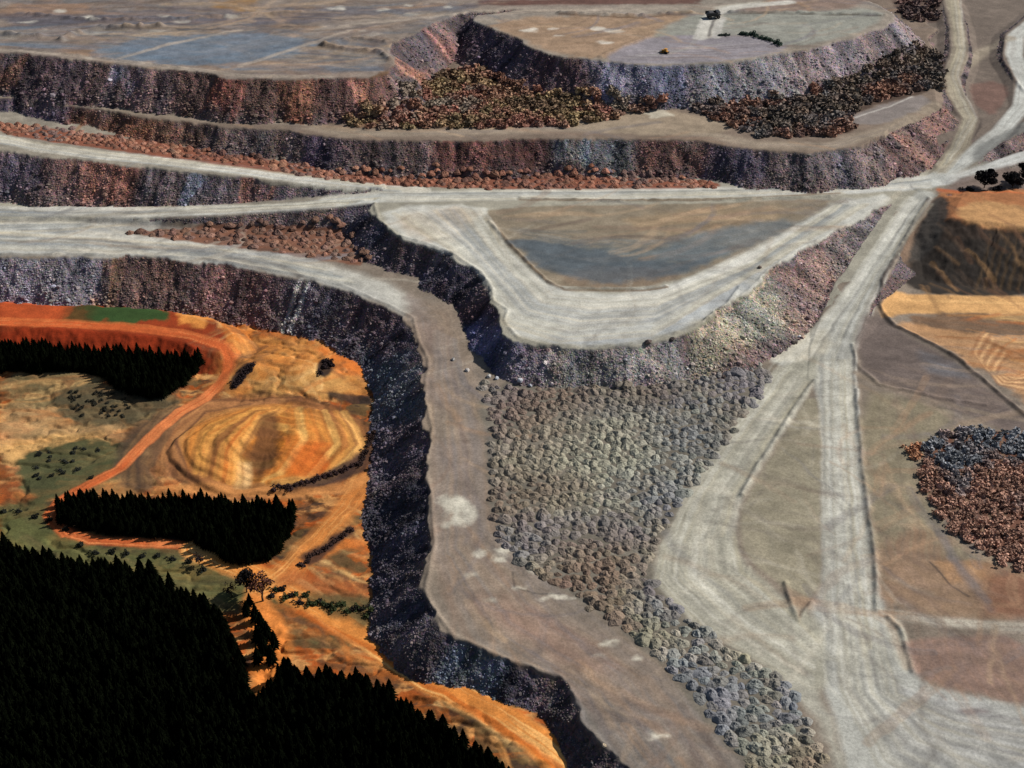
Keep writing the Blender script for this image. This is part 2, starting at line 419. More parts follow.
def fan(A, B, n, cols_, w0, w1, op=.6, seed=1):
    """sweep of graded passes between two border curves"""
    r = random.Random(seed)
    for k in range(n):
        t = (k + r.uniform(-.4, .4)) / (n - 1)
        pts = [(p[0] * (1 - t) + q[0] * t, p[1] * (1 - t) + q[1] * t) for p, q in zip(A, B)]
        line(pts, r.uniform(w0, w1), r.choice(cols_), r.uniform(.7, 1.8), op * r.uniform(.5, 1.2), .3, .4)
OCH = [(224, 172, 96), (150, 84, 36), (206, 128, 56), (120, 74, 40), (214, 150, 74), (184, 104, 44)]
fan([(186, 470), (200, 428), (255, 407), (290, 405)], [(240, 484), (240, 455), (262, 418), (280, 410)], 16, OCH, 1.5, 5, .75, 3)
fan([(288, 410), (290, 440), (268, 475), (262, 480)], [(345, 412), (364, 446), (330, 480), (280, 486)], 16, OCH, 1.5, 5, .75, 4)
fan([(150, 470), (165, 425), (210, 400), (300, 398)], [(190, 478), (176, 440), (205, 412), (250, 404)], 9, [(96, 62, 44), (150, 100, 62), (126, 80, 52), (176, 122, 74)], 1.5, 5, .8, 5)
fan([(120, 486), (128, 450), (160, 412), (175, 406)], [(165, 492), (148, 470), (170, 430), (185, 410)], 8, [(84, 62, 48), (110, 82, 58), (70, 54, 44), (150, 110, 70)], 1.5, 5, .8, 6)
fan([(150, 470), (170, 492), (240, 500), (340, 492)], [(172, 460), (200, 486), (262, 490), (340, 478)], 8, [(110, 72, 48), (190, 130, 76), (150, 96, 58)], 1.5, 4, .7, 7)
poly([(262, 410), (276, 412), (282, 440), (270, 476), (246, 474), (250, 440)], (92, 60, 36), 3, .7, .8, 7, 4)  # gully shade painted once more, over the graded passes
poly([(283, 478), (290, 448), (322, 440), (330, 462), (310, 476)], (196, 96, 34), 4, .7, 1, 7)
# orange tracks
line([(-40, 322), (60, 324), (130, 328), (190, 336), (222, 346), (230, 358), (222, 380), (205, 398), (180, 412), (150, 438), (120, 468), (80, 490), (60, 502), (50, 515), (62, 530), (90, 540), (150, 543), (195, 546)], 7.5, (190, 92, 46), 1.2, 1, .3, .25, (206, 124, 72))
line([(-40, 318), (60, 320), (130, 324), (190, 332), (225, 342), (238, 352), (232, 372), (218, 392)], 3, (214, 118, 62), 1, .6, .3, .5)
poly([(0, 326), (100, 330), (170, 338), (205, 350), (195, 362), (0, 352)], (146, 50, 20), 2, .9, .6)
line([(195, 548), (225, 562), (250, 572), (275, 584), (320, 608), (375, 640), (430, 676), (500, 715), (580, 768), (640, 815)], 15, (214, 134, 62), 2.0, 1, .3, .2, (236, 178, 106))
line([(300, 612), (375, 650), (430, 686), (500, 728), (560, 768)], 3.5, (188, 96, 34), 1, .7, .4)
line([(262, 590), (285, 575), (310, 548), (335, 520), (360, 490), (378, 450)], 16, (206, 128, 62), 3, .95, .4, .4, (226, 160, 90))
line([(275, 590), (300, 566), (340, 545), (372, 540)], 8, (190, 112, 52), 2, .8, .4, .5)
line([(160, 490), (210, 488), (290, 494), (345, 488), (378, 470)], 9, (196, 132, 74), 2.5, .85, .4, .4)
poly([(375, 600), (300, 590), (270, 575), (300, 570), (372, 585)], (150, 84, 44), 4, .7, .8, 5)
poly([(245, 595), (262, 592), (300, 640), (270, 700), (250, 690), (255, 640), (240, 615)], (214, 128, 58), 3, .9, .5)
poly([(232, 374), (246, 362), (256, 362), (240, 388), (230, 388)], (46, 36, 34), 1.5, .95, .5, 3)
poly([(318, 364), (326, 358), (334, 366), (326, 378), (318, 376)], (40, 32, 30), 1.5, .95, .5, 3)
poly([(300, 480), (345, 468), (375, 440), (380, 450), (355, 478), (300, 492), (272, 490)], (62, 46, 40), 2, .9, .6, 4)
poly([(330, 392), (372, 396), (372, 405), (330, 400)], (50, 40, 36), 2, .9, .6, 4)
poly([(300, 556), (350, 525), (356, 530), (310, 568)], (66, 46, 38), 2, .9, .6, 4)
poly([(330, 590), (372, 596), (374, 628), (330, 612), (290, 596)], (58, 62, 40), 3, .8, .8, 6)

MASK = ((SI != 0) & (SI != 11)).astype(float)
# ---- lower bench
poly([(-60, 192), (60, 198), (150, 208), (170, 226), (120, 236), (200, 244), (290, 258), (370, 278), (400, 292), (412, 318), (385, 304), (290, 272), (100, 255), (-60, 255)], (162, 160, 152), 4, .95, .6)
poly([(-60, 205), (100, 220), (60, 235), (-60, 232)], (132, 136, 138), 6, .7)
poly([(-60, 192), (10, 192), (20, 200), (-60, 205)], (176, 140, 112), 4, .8)
line([(-60, 192), (60, 199), (150, 207), (240, 208)], 8, (206, 206, 198), 2, .9, .3, .3)
line([(-60, 238), (80, 236), (160, 241), (240, 250), (310, 264), (380, 286), (425, 320)], 15, (186, 182, 170), 5, .8, .5, .3)
line([(430, 320), (438, 380), (455, 440), (462, 500), (470, 560), (520, 620), (600, 670), (680, 740), (720, 790)], 36, (136, 116, 100), 10, .7, 1, .4, (150, 132, 112))
line([(425, 410), (432, 450), (428, 500), (436, 560), (428, 600), (445, 630), (500, 655)], 5, (142, 128, 112), 2, .6, .5, .4)
poly([(430, 380), (470, 385), (478, 470), (440, 470)], (118, 108, 104), 8, .6, 1, 8)
poly([(400, 290), (430, 310), (450, 350), (430, 360), (418, 325)], (122, 106, 98), 6, .7)
poly([(442, 500), (458, 496), (472, 508), (466, 526), (448, 524)], (208, 204, 184), 4, .9, 1, 6)
poly([(432, 404), (462, 404), (462, 440), (435, 440)], (158, 138, 108), 8, .6, 1, 6)
poly([(455, 595), (520, 600), (620, 660), (600, 680), (520, 640)], (150, 116, 100), 8, .6, 1, 10)
poly([(600, 680), (700, 700), (740, 768), (640, 768)], (108, 104, 98), 10, .6, 1, 12)
poly([(560, 680), (600, 690), (640, 740), (720, 790), (640, 790), (585, 730)], (104, 102, 98), 6, .7, 1, 8)
poly([(620, 640), (720, 690), (740, 720), (680, 690)], (158, 138, 116), 8, .55, 1, 10)
for p in [(482, 553, 8, 3), (508, 553, 9, 4), (500, 560, 6, 3), (530, 570, 8, 3), (490, 600, 5, 2), (610, 645, 10, 3), (600, 655, 6, 2), (640, 660, 6, 2), (605, 645, 6, 2), (655, 735, 10, 3), (520, 588, 10, 2.5), (470, 575, 7, 3)]:
    poly(fld(*p, 10), (196, 188, 168), 2, .75, 1, 4)
line([(512, 572), (514, 588), (540, 594), (560, 594)], 1.2, (70, 64, 58), .5, .8, .2)
for k in range(14):
    line([(575 + 6 * k, 690 + 5 * k), (620 + 7 * k, 740 + 3 * k), (660 + 9 * k, 800)], 1.6, (132, 126, 116) if k % 2 else (96, 92, 88), 1, .35, .3)

poly([(478, 380), (600, 386), (765, 362), (775, 376), (700, 480), (655, 545), (650, 575), (690, 618), (790, 685), (840, 800), (770, 800), (640, 642), (560, 588), (500, 542), (486, 470)], (110, 103, 92), 2.5, 1, .8, 4)
poly([(0, 122), (150, 138), (340, 166), (500, 164), (720, 176), (720, 189), (560, 191), (330, 181), (60, 143), (0, 134)], (126, 78, 60), 1.5, 1, .5, 3)
poly([(120, 232), (260, 216), (350, 214), (378, 268), (310, 258), (200, 243)], (122, 84, 66), 1.5, 1, .5, 3)
poly([(345, 118), (440, 72), (480, 66), (560, 92), (680, 108), (560, 129), (350, 129)], (100, 76, 56), 2, 1, .5, 4)
poly([(690, 106), (860, 74), (925, 46), (944, 62), (944, 92), (850, 112), (860, 130), (820, 138), (760, 136)], (84, 68, 58), 2, 1, .5, 4)
poly([(916, 458), (935, 434), (1040, 430), (1040, 577), (985, 552), (925, 502)], (104, 72, 58), 2, 1, .5, 4)
# ---- middle plateau
poly([(380, 206), (490, 204), (480, 225), (512, 255), (556, 292), (640, 294), (740, 262), (830, 205), (900, 192), (860, 225), (790, 258), (745, 296), (650, 345), (520, 344), (500, 310), (490, 285), (440, 250), (395, 238)], (184, 182, 172), 3, .95, .6)
poly([(395, 212), (480, 206), (470, 230), (440, 245), (400, 230)], (178, 158, 134), 6, .6, 1, 8)
poly([(492, 206), (700, 204), (830, 198), (826, 208), (745, 254), (662, 286), (560, 288), (545, 278), (512, 248), (484, 222)], (130, 118, 100), 2, 1, .5)
poly([(520, 236), (600, 246), (700, 245), (740, 250), (665, 280), (600, 278), (550, 270), (525, 250)], (92, 98, 98), 6, .85, 1, 12)
for k in range(14):
    y_ = 232 + k * 3.4
    line([(515 + 3 * k, y_ - 4), (580 + 2 * k, y_ + 5), (680 - 3 * k, y_ + 4), (760 - 8 * k, y_ - 8)], 1.5 + (k % 3) * 1.5, [(74, 82, 86), (112, 118, 118), (88, 94, 98), (132, 124, 110)][k % 4], 2, .55, .8, .6)
poly([(560, 270), (640, 268), (690, 272), (650, 286), (565, 287)], (126, 108, 90), 4, .8, 1, 6)
poly([(620, 215), (760, 205), (800, 212), (720, 235), (640, 232)], (146, 124, 96), 6, .6, 1, 12)
poly([(560, 300), (640, 300), (720, 285), (650, 335), (560, 340)], (200, 195, 182), 8, .6, 1, 10)
poly([(550, 330), (650, 325), (740, 270), (760, 275), (700, 322), (640, 343), (560, 346)], (158, 162, 164), 5, .7, 1, 8)
line([(850, 202), (780, 240), (720, 272), (660, 298), (600, 308), (540, 300), (490, 262), (450, 232), (420, 212)], 14, (216, 213, 202), 3, .6, .4, .7)
line([(492, 222), (515, 250), (548, 282), (565, 290), (640, 291), (668, 287)], 2.0, (110, 90, 70), .7, .8, .2)

# ---- long haul roads
line([(330, 201), (380, 197), (500, 195), (700, 193), (850, 187), (930, 180)], 17, (190, 188, 178), 2.5, .95, .25, .3, (186, 180, 162))
line([(150, 213), (220, 211), (300, 206), (380, 198)], 13, (192, 192, 184), 2.5, .95, .25, .3)
line([(520, 200), (700, 200), (840, 193)], 2.5, (122, 104, 84), 1, .8, .3)
line([(-60, 128), (0, 138), (40, 148), (100, 155), (180, 163), (260, 174), (330, 184), (420, 191)], 13, (190, 184, 168), 2.5, .95, .3, .3, (210, 206, 194))
line([(850, 190), (925, 184), (960, 178), (1030, 154)], 13, (192, 192, 186), 2, .95, .2, .3)
line([(925, 184), (965, 160), (1000, 132), (1022, 107), (1026, 82), (1014, 55), (1016, 36), (1044, 14)], 14, (190, 190, 182), 2, .95, .2, .3)
line([(948, -10), (955, 15), (960, 45), (957, 60), (950, 75), (955, 95), (970, 120), (962, 145), (940, 170)], 11, (150, 140, 120), 2, .9, .3, .4, (168, 158, 138))
line([(1010, 38), (985, 50), (960, 68), (950, 78)], 12, (150, 138, 120), 3, .8, .3, .3)
line([(956, 0), (962, 40), (958, 58)], 5, (172, 160, 138), 1, .8, .2)
poly([(968, 82), (1000, 80), (1012, 96), (990, 118), (972, 100)], (116, 88, 78), 3, .8, .8, 4)
poly([(960, 178), (1040, 160), (1040, 190), (935, 193)], (116, 100, 92), 3, .9, .5)
poly([(970, 150), (1000, 134), (1030, 118), (1030, 148), (975, 168)], (112, 112, 108), 3, .8, .5)
# ---- the fan of roads in the lower right
roadF = [(912, 190), (884, 235), (848, 285), (822, 322), (790, 345), (765, 358), (790, 370), (817, 378), (822, 450), (820, 520), (822, 580), (815, 600), (810, 640), (822, 680), (835, 720), (850, 790),
         (1060, 800), (1060, 715), (1000, 702), (960, 692), (925, 684), (908, 664), (899, 640), (884, 614), (873, 540), (864, 480), (857, 400), (853, 370), (853, 345), (866, 310), (880, 278), (900, 242), (925, 207), (938, 192)]
poly(roadF, (166, 165, 156), 2.5, .97, .35)
poly([(822, 350), (775, 368), (740, 420), (700, 480), (662, 538), (650, 578), (680, 610), (730, 645), (790, 682), (825, 700), (830, 640), (812, 612), (790, 598), (742, 565), (733, 532), (742, 496), (780, 438), (818, 378)], (154, 150, 134), 3, .95, .5)
poly([(816, 382), (822, 450), (820, 520), (822, 578), (812, 604), (788, 588), (748, 560), (738, 530), (746, 496), (782, 440)], (140, 132, 112), 2, .95, .3)
for k in range(15):
    x0 = 752 + k * 4.6
    line([(x0 + 14, 500 - k * 7), (x0 + 3, 545), (x0 + 2, 590)], 1.1, (150, 142, 120), .7, .3, .8, .7)
poly([(788, 586), (812, 600), (800, 622)], (128, 110, 92), 1.5, .7, .5)
for k in range(16):
    o = (k - 8)
    line([(918 + o * 1.2, 200), (875 + o * 2, 270), (838 + o * 2.6, 350), (840 + o * 2.4, 440), (845 + o * 2.3, 540), (848 + o * 3, 620), (856 + o * 4, 680), (915 + o * 4, 722 - o * 3), (1050, 745 - o * 6)], 1.8,
         random.choice([(204, 202, 192), (134, 133, 128), (190, 186, 172), (150, 147, 138)]), .9, .55, .5, .6)
for k in range(12):
    o = (k - 6)
    line([(800 + o * 3, 360 + o * 2), (745 + o * 3.2, 440), (705 + o * 3.4, 510 + o * 2), (690 + o * 4, 570), (740 + o * 3, 620 - o * 2), (830 + o * 2, 660)], 1.6, random.choice([(188, 184, 168), (128, 122, 106), (168, 164, 150)]), .9, .5, .5, .6)
for k in range(5):
    line(fld(702 + k, 566, 20 + 6 * k, 14 + 4 * k, 20)[:13], 1.3, (184, 178, 158), .8, .5, .3)
poly([(770, 345), (822, 322), (835, 350), (790, 362), (765, 358)], (196, 188, 168), 4, .8, .8, 5)
poly([(870, 680), (900, 690), (930, 720), (900, 720), (865, 700)], (196, 196, 190), 6, .6, 1, 10)
poly([(880, 690), (960, 700), (1040, 720), (1040, 790), (900, 790)], (144, 142, 140), 10, .6, 1, 14)
for k in range(6):
    line([(905 + 4 * k, 706 + 5 * k), (950, 712 + 8 * k), (1050, 722 + 9 * k)], 2, (184, 182, 176) if k % 2 else (118, 114, 112), 1, .5, .4, .5)
poly(fld(975, 711, 16, 3, 12), (110, 100, 98), 1.5, .8, .6)
poly([(883, 612), (900, 618), (908, 640), (914, 672), (900, 668), (886, 640)], (184, 180, 164), 2, .8, .5)
# right hand plains
poly([(857, 320), (885, 312), (900, 332), (935, 350), (965, 368), (1000, 398), (1040, 430), (1040, 455), (985, 420), (930, 402), (880, 386), (858, 366)], (104, 92, 86), 4, .95, .7)
poly([(920, 352), (960, 366), (970, 380), (930, 372)], (104, 104, 108), 4, .7)
poly([(858, 392), (905, 396), (960, 415), (930, 440), (920, 480), (960, 560), (1040, 570), (1040, 620), (886, 612), (874, 540)], (132, 122, 100), 5, .9, .8)
poly([(875, 540), (920, 520), (960, 570), (1040, 572), (1040, 622), (880, 612)], (140, 112, 90), 8, .8, 1, 14)
poly([(935, 560), (980, 565), (1000, 580), (950, 585)], (166, 128, 92), 5, .7, 1, 10)
poly([(985, 570), (1040, 572), (1040, 620), (985, 615)], (128, 86, 66), 6, .7, 1, 8)
poly([(902, 638), (1040, 634), (1040, 708), (960, 690), (916, 676), (908, 652)], (132, 108, 96), 2.5, .95, .5)
line([(884, 614), (940, 622), (1040, 628)], 7, (176, 168, 152), 2, .9, .3, .4, (140, 124, 108))
line([(855, 372), (880, 384), (930, 400), (990, 414), (1040, 424)], 4, (134, 120, 104), 1.5, .8, .3)
line([(930, 562), (950, 585), (968, 596)], 1.2, (76, 66, 60), .6, .8, .2)
for k in range(16):
    line([(880 + 8 * k, 400 + 2 * k), (884 + 8 * k, 470), (888 + 8 * k, 560)], 1.4, (144, 132, 108) if k % 2 else (112, 102, 88), .8, .35, .4)
for k in range(10):
    line([(912 + 11 * k, 640), (920 + 12 * k, 670), (945 + 12 * k, 700)], 1.2, (150, 118, 98), .8, .3, .4)
# mound on the right
mound = [(938, 192), (1060, 190), (1060, 300), (905, 292), (890, 300), (900, 255), (920, 220)]
poly([(938, 192), (1060, 188), (1060, 240), (940, 240)], (158, 104, 66), 2, .95, .4)
line([(940, 190), (980, 192), (1060, 196)], 5, (184, 100, 56), 1.5, .8, .2)
poly([(960, 205), (1000, 200), (1040, 215), (1040, 235), (980, 228), (958, 222)], (186, 146, 98), 4, .7, 1, 10)
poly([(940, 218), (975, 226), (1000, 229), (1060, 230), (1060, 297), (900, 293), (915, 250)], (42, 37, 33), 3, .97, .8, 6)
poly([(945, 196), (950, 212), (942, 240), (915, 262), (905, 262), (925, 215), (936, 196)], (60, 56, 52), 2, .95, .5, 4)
for k in range(9):
    line([(990 + 9 * k, 236), (984 + 8 * k, 262), (978 + 8 * k, 290)], 1.8, (120, 92, 58), 1.2, .3, .5, .8)
poly([(888, 290), (905, 293), (1060, 297), (1060, 316), (900, 312), (885, 320), (880, 305)], (206, 158, 102), 2, .95, .5)
line([(900, 300), (960, 302), (1060, 304)], 3, (226, 178, 118), 1, .7, .2, .5)
poly([(900, 312), (1060, 316), (1060, 330), (980, 340), (920, 332)], (112, 88, 68), 3, .9, .9, 7)
poly([(900, 318), (940, 330), (1060, 345), (1060, 430), (1000, 380), (950, 350), (900, 330)], (184, 140, 98), 3, .85, .8, 8)
for k in range(9):
    line([(984 + 3 * k, 330 + k * 3), (972 + 3 * k, 350 + k * 3), (1000 + k * 2, 385 - k), (1040, 395 - 4 * k)], 1.5, (226, 180, 128) if k % 2 else (146, 104, 72), .8, .6, .3)
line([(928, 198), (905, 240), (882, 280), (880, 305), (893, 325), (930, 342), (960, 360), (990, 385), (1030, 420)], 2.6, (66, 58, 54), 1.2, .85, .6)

# ---- bench C
line([(-60, 84), (40, 92), (120, 106), (200, 116), (300, 122), (345, 133), (450, 132), (600, 128), (700, 133), (760, 145), (830, 146), (890, 130), (935, 104)], 13, (150, 136, 118), 4, .9, .5, .3, (130, 118, 106))
poly([(580, 118), (620, 108), (690, 112), (740, 128), (700, 136), (620, 134), (570, 130)], (148, 132, 112), 4, .9, .8, 6)
poly([(640, 112), (665, 108), (672, 116), (650, 118)], (200, 192, 172), 2, .7, 1, 4)
poly([(850, 115), (905, 98), (930, 96), (925, 108), (880, 125), (850, 124)], (130, 122, 118), 3, .8, .8, 4)
line([(855, 118), (890, 106), (912, 97)], 1.6, (196, 190, 180), 1, .7, .4)
# ---- upper plateaus
UP = [([(60, 38), (200, 28), (280, 42), (265, 62), (200, 66), (120, 55)], (104, 114, 122), .85), ([(0, 20), (60, 18), (90, 40), (40, 50), (0, 46)], (112, 104, 104), .8),
      ([(60, 30), (180, 22), (260, 14), (200, 10), (60, 12)], (92, 90, 98), .7), ([(0, 4), (60, 0), (120, 10), (40, 18), (0, 18)], (140, 112, 92), .8),
      ([(180, 62), (300, 50), (340, 60), (330, 74), (240, 74)], (128, 112, 100), .8), ([(60, 55), (75, 35), (95, 40), (110, 60)], (150, 118, 90), .6),
      ([(300, 30), (400, 18), (470, 10), (420, 24), (380, 44), (300, 46)], (130, 118, 108), .7), ([(210, 0), (260, 0), (250, 12), (215, 8)], (150, 112, 62), .8),
      ([(320, 48), (388, 52), (390, 66), (370, 74), (330, 76)], (132, 116, 104), .8), ([(300, 24), (480, 12), (480, 8), (300, 14)], (150, 134, 118), .6)]
for pts, c, o in UP: poly(pts, c, 6, o, 1, 16, 16)
poly([(90, 50), (150, 34), (280, 32), (330, 44), (270, 62), (180, 66), (110, 60)], (104, 114, 124), 6, .8, 1, 14, 14)
poly([(0, 12), (80, 16), (200, 20), (330, 14), (330, 22), (200, 28), (60, 26), (0, 24)], (88, 86, 94), 5, .8, 1, 14, 14)
poly([(280, 8), (480, 4), (470, 10), (300, 18)], (96, 96, 104), 4, .7, 1, 10)
for k in range(26):
    px = random.uniform(-40, 420); py = random.uniform(3, 46)
    line([(px, py), (px + 40, py - 1.5), (px + 90, py + random.uniform(-3, 3)), (px + 130, py + random.uniform(-4, 6))], random.uniform(1.5, 4), random.choice([(64, 58, 60), (78, 70, 70), (150, 130, 110)]), 1.5, .6, .8, .5)
line([(0, 58), (50, 60), (110, 66), (185, 72)], 6, (150, 136, 120), 2, .5, .5)
line([(240, 50), (290, 40), (330, 26), (420, 16), (520, 10), (700, 8), (760, 4), (850, -4)], 12, (156, 144, 130), 5, .75, .6, .3)
line([(120, 38), (180, 30), (260, 34), (330, 30)], 3, (66, 60, 58), 1.5, .8, .8, .5)
line([(330, 50), (360, 46), (388, 50)], 2.5, (60, 54, 50), 1.2, .8, .5)
for k in range(34):
    px, py = random.uniform(0, 460), random.uniform(2, 64)
    if px > 380 and py > 26: continue
    poly(fld(px, py, random.uniform(3, 10), random.uniform(.8, 1.8), 8), (206, 200, 186), 2.5, .7, 1, 5)
for k in range(40):
    px, py = random.uniform(-20, 400), random.uniform(2, 48)
    w = random.uniform(20, 70)
    line([(px, py), (px + w / 2, py - random.uniform(-2, 2)), (px + w, py - random.uniform(-3, 4))], random.uniform(3, 9), random.choice([(84, 78, 78), (150, 122, 96), (126, 122, 122), (104, 84, 72)]), 3, .5, 1, .5)
poly([(480, 22), (560, 15), (640, 14), (690, 12), (680, 26), (650, 42), (625, 52), (600, 60), (545, 52), (520, 38)], (150, 124, 100), 5, .9, 1, 10)
poly([(600, 60), (625, 46), (650, 36), (690, 34), (760, 36), (790, 44), (780, 54), (700, 65), (640, 64)], (134, 128, 132), 3, .95, .6)
poly([(640, 38), (700, 10), (860, 6), (890, 16), (850, 36), (790, 48), (760, 36), (700, 34)], (140, 140, 130), 4, .9, .8)
poly([(750, 5), (860, -4), (880, 8), (760, 14), (730, 12)], (128, 106, 94), 4, .8, .8)
line([(705, 36), (712, 20), (722, 8), (760, 3)], 12, (176, 170, 156), 2.5, .85, .4)
line([(730, 13), (800, 14), (880, 16)], 1.6, (84, 76, 66), .8, .8, .3)
line([(560, 14), (640, 18), (692, 12)], 2.5, (94, 70, 54), 1.2, .7, .6)
for p in [(528, 30, 10, 2), (598, 29, 9, 2), (604, 42, 8, 1.6), (614, 31, 9, 2), (560, 36, 5, 1.2), (556, 29, 5, 1)]:
    poly(fld(*p, 10), (208, 200, 186), 2, .75, 1, 5)
for k in range(12):
    line([(610 + 6 * k, 58 - k), (650 + 7 * k, 60 - k * 1.3), (700 + 6 * k, 60 - 1.6 * k)], 1.5, (160, 152, 150) if k % 2 else (112, 102, 104), 1, .45, .4)
poly([(480, 0), (700, -2), (700, 4), (480, 5)], (96, 66, 58), 3, .9, .8)
poly([(890, 0), (940, -4), (938, 22), (905, 20)], (84, 66, 58), 3, .8, .8, 6)

poly([(770, 668), (826, 690), (852, 800), (840, 800), (830, 750), (810, 712)], (160, 156, 142), 3, .95, .8, 4)
GC = [(190, 188, 178), (140, 140, 136), (176, 170, 152), (120, 120, 118), (204, 202, 194), (150, 146, 134)]
GC = [(c_[0] + 2, c_[1], c_[2] - 6) for c_ in GC]
GB = GC + [(128, 136, 142), (196, 184, 158)]
fan([(838, 600), (842, 690), (880, 765), (960, 820)], [(885, 640), (905, 695), (960, 715), (1050, 728)], 34, GC, .8, 2.6, .5, 21)
fan([(665, 540), (653, 580), (700, 628), (810, 690)], [(733, 530), (742, 572), (785, 606), (818, 640)], 24, GC, .8, 2.4, .5, 22)
fan([(778, 366), (730, 430), (690, 490), (662, 545)], [(812, 384), (775, 440), (740, 495), (732, 535)], 20, GC, .7, 2.2, .5, 23)
fan([(824, 360), (824, 480), (824, 600), (840, 690)], [(852, 360), (860, 480), (872, 560), (882, 630)], 22, GC, .7, 2.2, .55, 24)
fan([(908, 196), (850, 285), (800, 345), (775, 362)], [(932, 204), (882, 272), (858, 320), (850, 360)], 20, GC, .7, 2.2, .5, 25)
fan([(392, 214), (450, 250), (505, 325), (560, 342), (650, 336), (742, 280), (868, 204)], [(484, 208), (512, 256), (556, 294), (600, 297), (660, 294), (750, 262), (832, 206)], 34, GB, 1, 4, .45, 26)
fan([(434, 330), (434, 450), (434, 560), (470, 645), (580, 700), (650, 800)], [(455, 340), (480, 450), (485, 530), (560, 592), (660, 670), (760, 790)], 34, [(150, 134, 118), (108, 96, 88), (132, 112, 98), (120, 116, 114)], 1, 4, .4, 27)
fan([(-60, 194), (80, 202), (220, 207), (380, 198)], [(-60, 238), (60, 232), (180, 214), (330, 206)], 22, GB, 1.5, 5, .6, 28)
fan([(-60, 226), (80, 236), (200, 244), (320, 268)], [(-60, 254), (100, 254), (220, 262), (360, 286)], 18, GB, 1.5, 5, .55, 29)
fan([(380, 192), (600, 191), (850, 184), (930, 178)], [(380, 200), (600, 198), (850, 190), (930, 186)], 10, GB, 1, 2.5, .5, 30)
fan([(-60, 126), (100, 150), (260, 168), (400, 188)], [(-60, 136), (100, 160), (260, 177), (400, 192)], 8, GB, 1, 3, .5, 31)
fan([(951, 0), (957, 50), (948, 76), (966, 118), (940, 168)], [(960, 0), (964, 50), (957, 76), (976, 118), (950, 160)], 8, GC, .8, 2, .5, 32)
fan([(-40, 30), (120, 22), (260, 30), (388, 48)], [(-40, 44), (120, 50), (240, 70), (380, 70)], 24, [(98, 110, 122), (120, 112, 106), (86, 92, 100), (140, 128, 114)], 2, 8, .6, 33)
fan([(200, 44), (300, 32), (420, 12), (620, 6)], [(300, 48), (340, 36), (430, 22), (560, 12)], 12, [(150, 136, 122), (110, 104, 100), (168, 158, 144)], 1.5, 5, .6, 34)
# wheel marks and scraped soil wandering over all the flats
flatm = SD <= 0.3
GR = [(176, 168, 150), (104, 96, 90), (150, 132, 112), (120, 118, 116), (196, 188, 170), (92, 82, 76)]
BR = [(160, 128, 100), (100, 84, 76), (130, 108, 92), (176, 150, 120), (110, 104, 104)]
marks([(430, 340), (470, 360), (480, 480), (500, 560), (640, 650), (740, 768), (640, 768), (570, 690), (450, 640), (430, 560)], 70, 60, BR, 1.0, 5, .4, -1.1, 1)
marks([(380, 210), (490, 210), (520, 260), (560, 292), (650, 292), (740, 262), (860, 200), (880, 200), (740, 292), (650, 342), (520, 342), (490, 280)], 60, 70, GR, 1.0, 4, .2, None, 2)
marks([(492, 206), (826, 200), (745, 254), (662, 286), (560, 286), (512, 248)], 50, 70, BR + [(88, 92, 92)], 1.5, 7, .4, .2, 3)
marks([(0, 0), (470, 4), (420, 24), (388, 50), (380, 72), (240, 76), (110, 60), (0, 50)], 150, 120, BR + [(92, 100, 108), (84, 76, 80), (100, 92, 96)], 2, 11, .4, .08, 4)
marks([(480, 22), (620, 10), (890, 6), (850, 36), (790, 50), (684, 64), (600, 58), (540, 50)], 80, 70, BR + [(110, 106, 112), (150, 148, 136)], 1.5, 6, .4, .1, 5)
marks([(860, 400), (920, 410), (930, 440), (915, 480), (960, 560), (1024, 575), (1024, 700), (960, 690), (910, 660), (880, 600)], 90, 60, BR, 1, 6, .35, None, 6)
marks([(860, 330), (900, 335), (1024, 420), (1024, 450), (900, 395), (860, 370)], 50, 50, [(84, 74, 70), (120, 104, 94), (140, 122, 106)], 1, 4, .45, -.4, 7)
marks([(650, 575), (700, 490), (770, 380), (815, 380), (820, 600), (840, 768), (1024, 768), (1024, 710), (900, 680), (860, 400), (830, 400), (820, 640), (740, 640)], 90, 60, GR, 1, 4, .35, None, 8)
marks([(0, 195), (150, 210), (120, 236), (280, 258), (400, 290), (300, 272), (100, 255), (0, 255)], 60, 90, GR + [(130, 134, 138)], 1.5, 7, .45, -.05, 9)
marks([(0, 92), (300, 120), (600, 130), (760, 146), (890, 130), (930, 100), (930, 112), (880, 142), (760, 148), (600, 136), (300, 128), (0, 98)], 50, 60, BR, 1, 5, .45, 0, 10)
marks([(900, 312), (1024, 316), (1024, 400), (950, 350)], 50, 50, VA, 1, 4, .5, -.2, 15)
marks([(945, 200), (1024, 195), (1024, 292), (920, 290)], 40, 30, [(150, 114, 76), (96, 76, 60), (120, 84, 60), (60, 54, 50)], 1, 4, .5, -1.2, 16)
poly([(504, 236), (545, 240), (600, 252), (680, 262), (720, 258), (665, 279), (600, 283), (552, 273), (528, 258)], (82, 90, 96), 4, .8, 1, 12, 12)
poly([(700, 232), (780, 218), (800, 222), (745, 250), (690, 262), (640, 262)], (98, 106, 110), 5, .65, 1, 12, 12)
poly([(100, 50), (150, 36), (260, 32), (320, 42), (265, 62), (180, 66)], (98, 112, 126), 5, .7, 1, 16, 16)
poly([(442, 500), (458, 495), (470, 506), (466, 524), (448, 526)], (204, 198, 180), 4, .75, 1.6, 14, 9)
for p in [(482, 553, 7, 2.5), (508, 553, 8, 3), (500, 561, 6, 2), (532, 570, 8, 2), (610, 645, 9, 2), (640, 660, 6, 1.5), (655, 735, 9, 2), (520, 588, 11, 2), (560, 600, 14, 1.6)]:
    poly(fld(*p, 10), (200, 192, 174), 1.8, .8, 1.6, 5, 4)
line([(700, 38), (704, 26), (712, 14), (735, 7), (790, 2)], 11, (188, 184, 174), 2, .9, .3, .2)
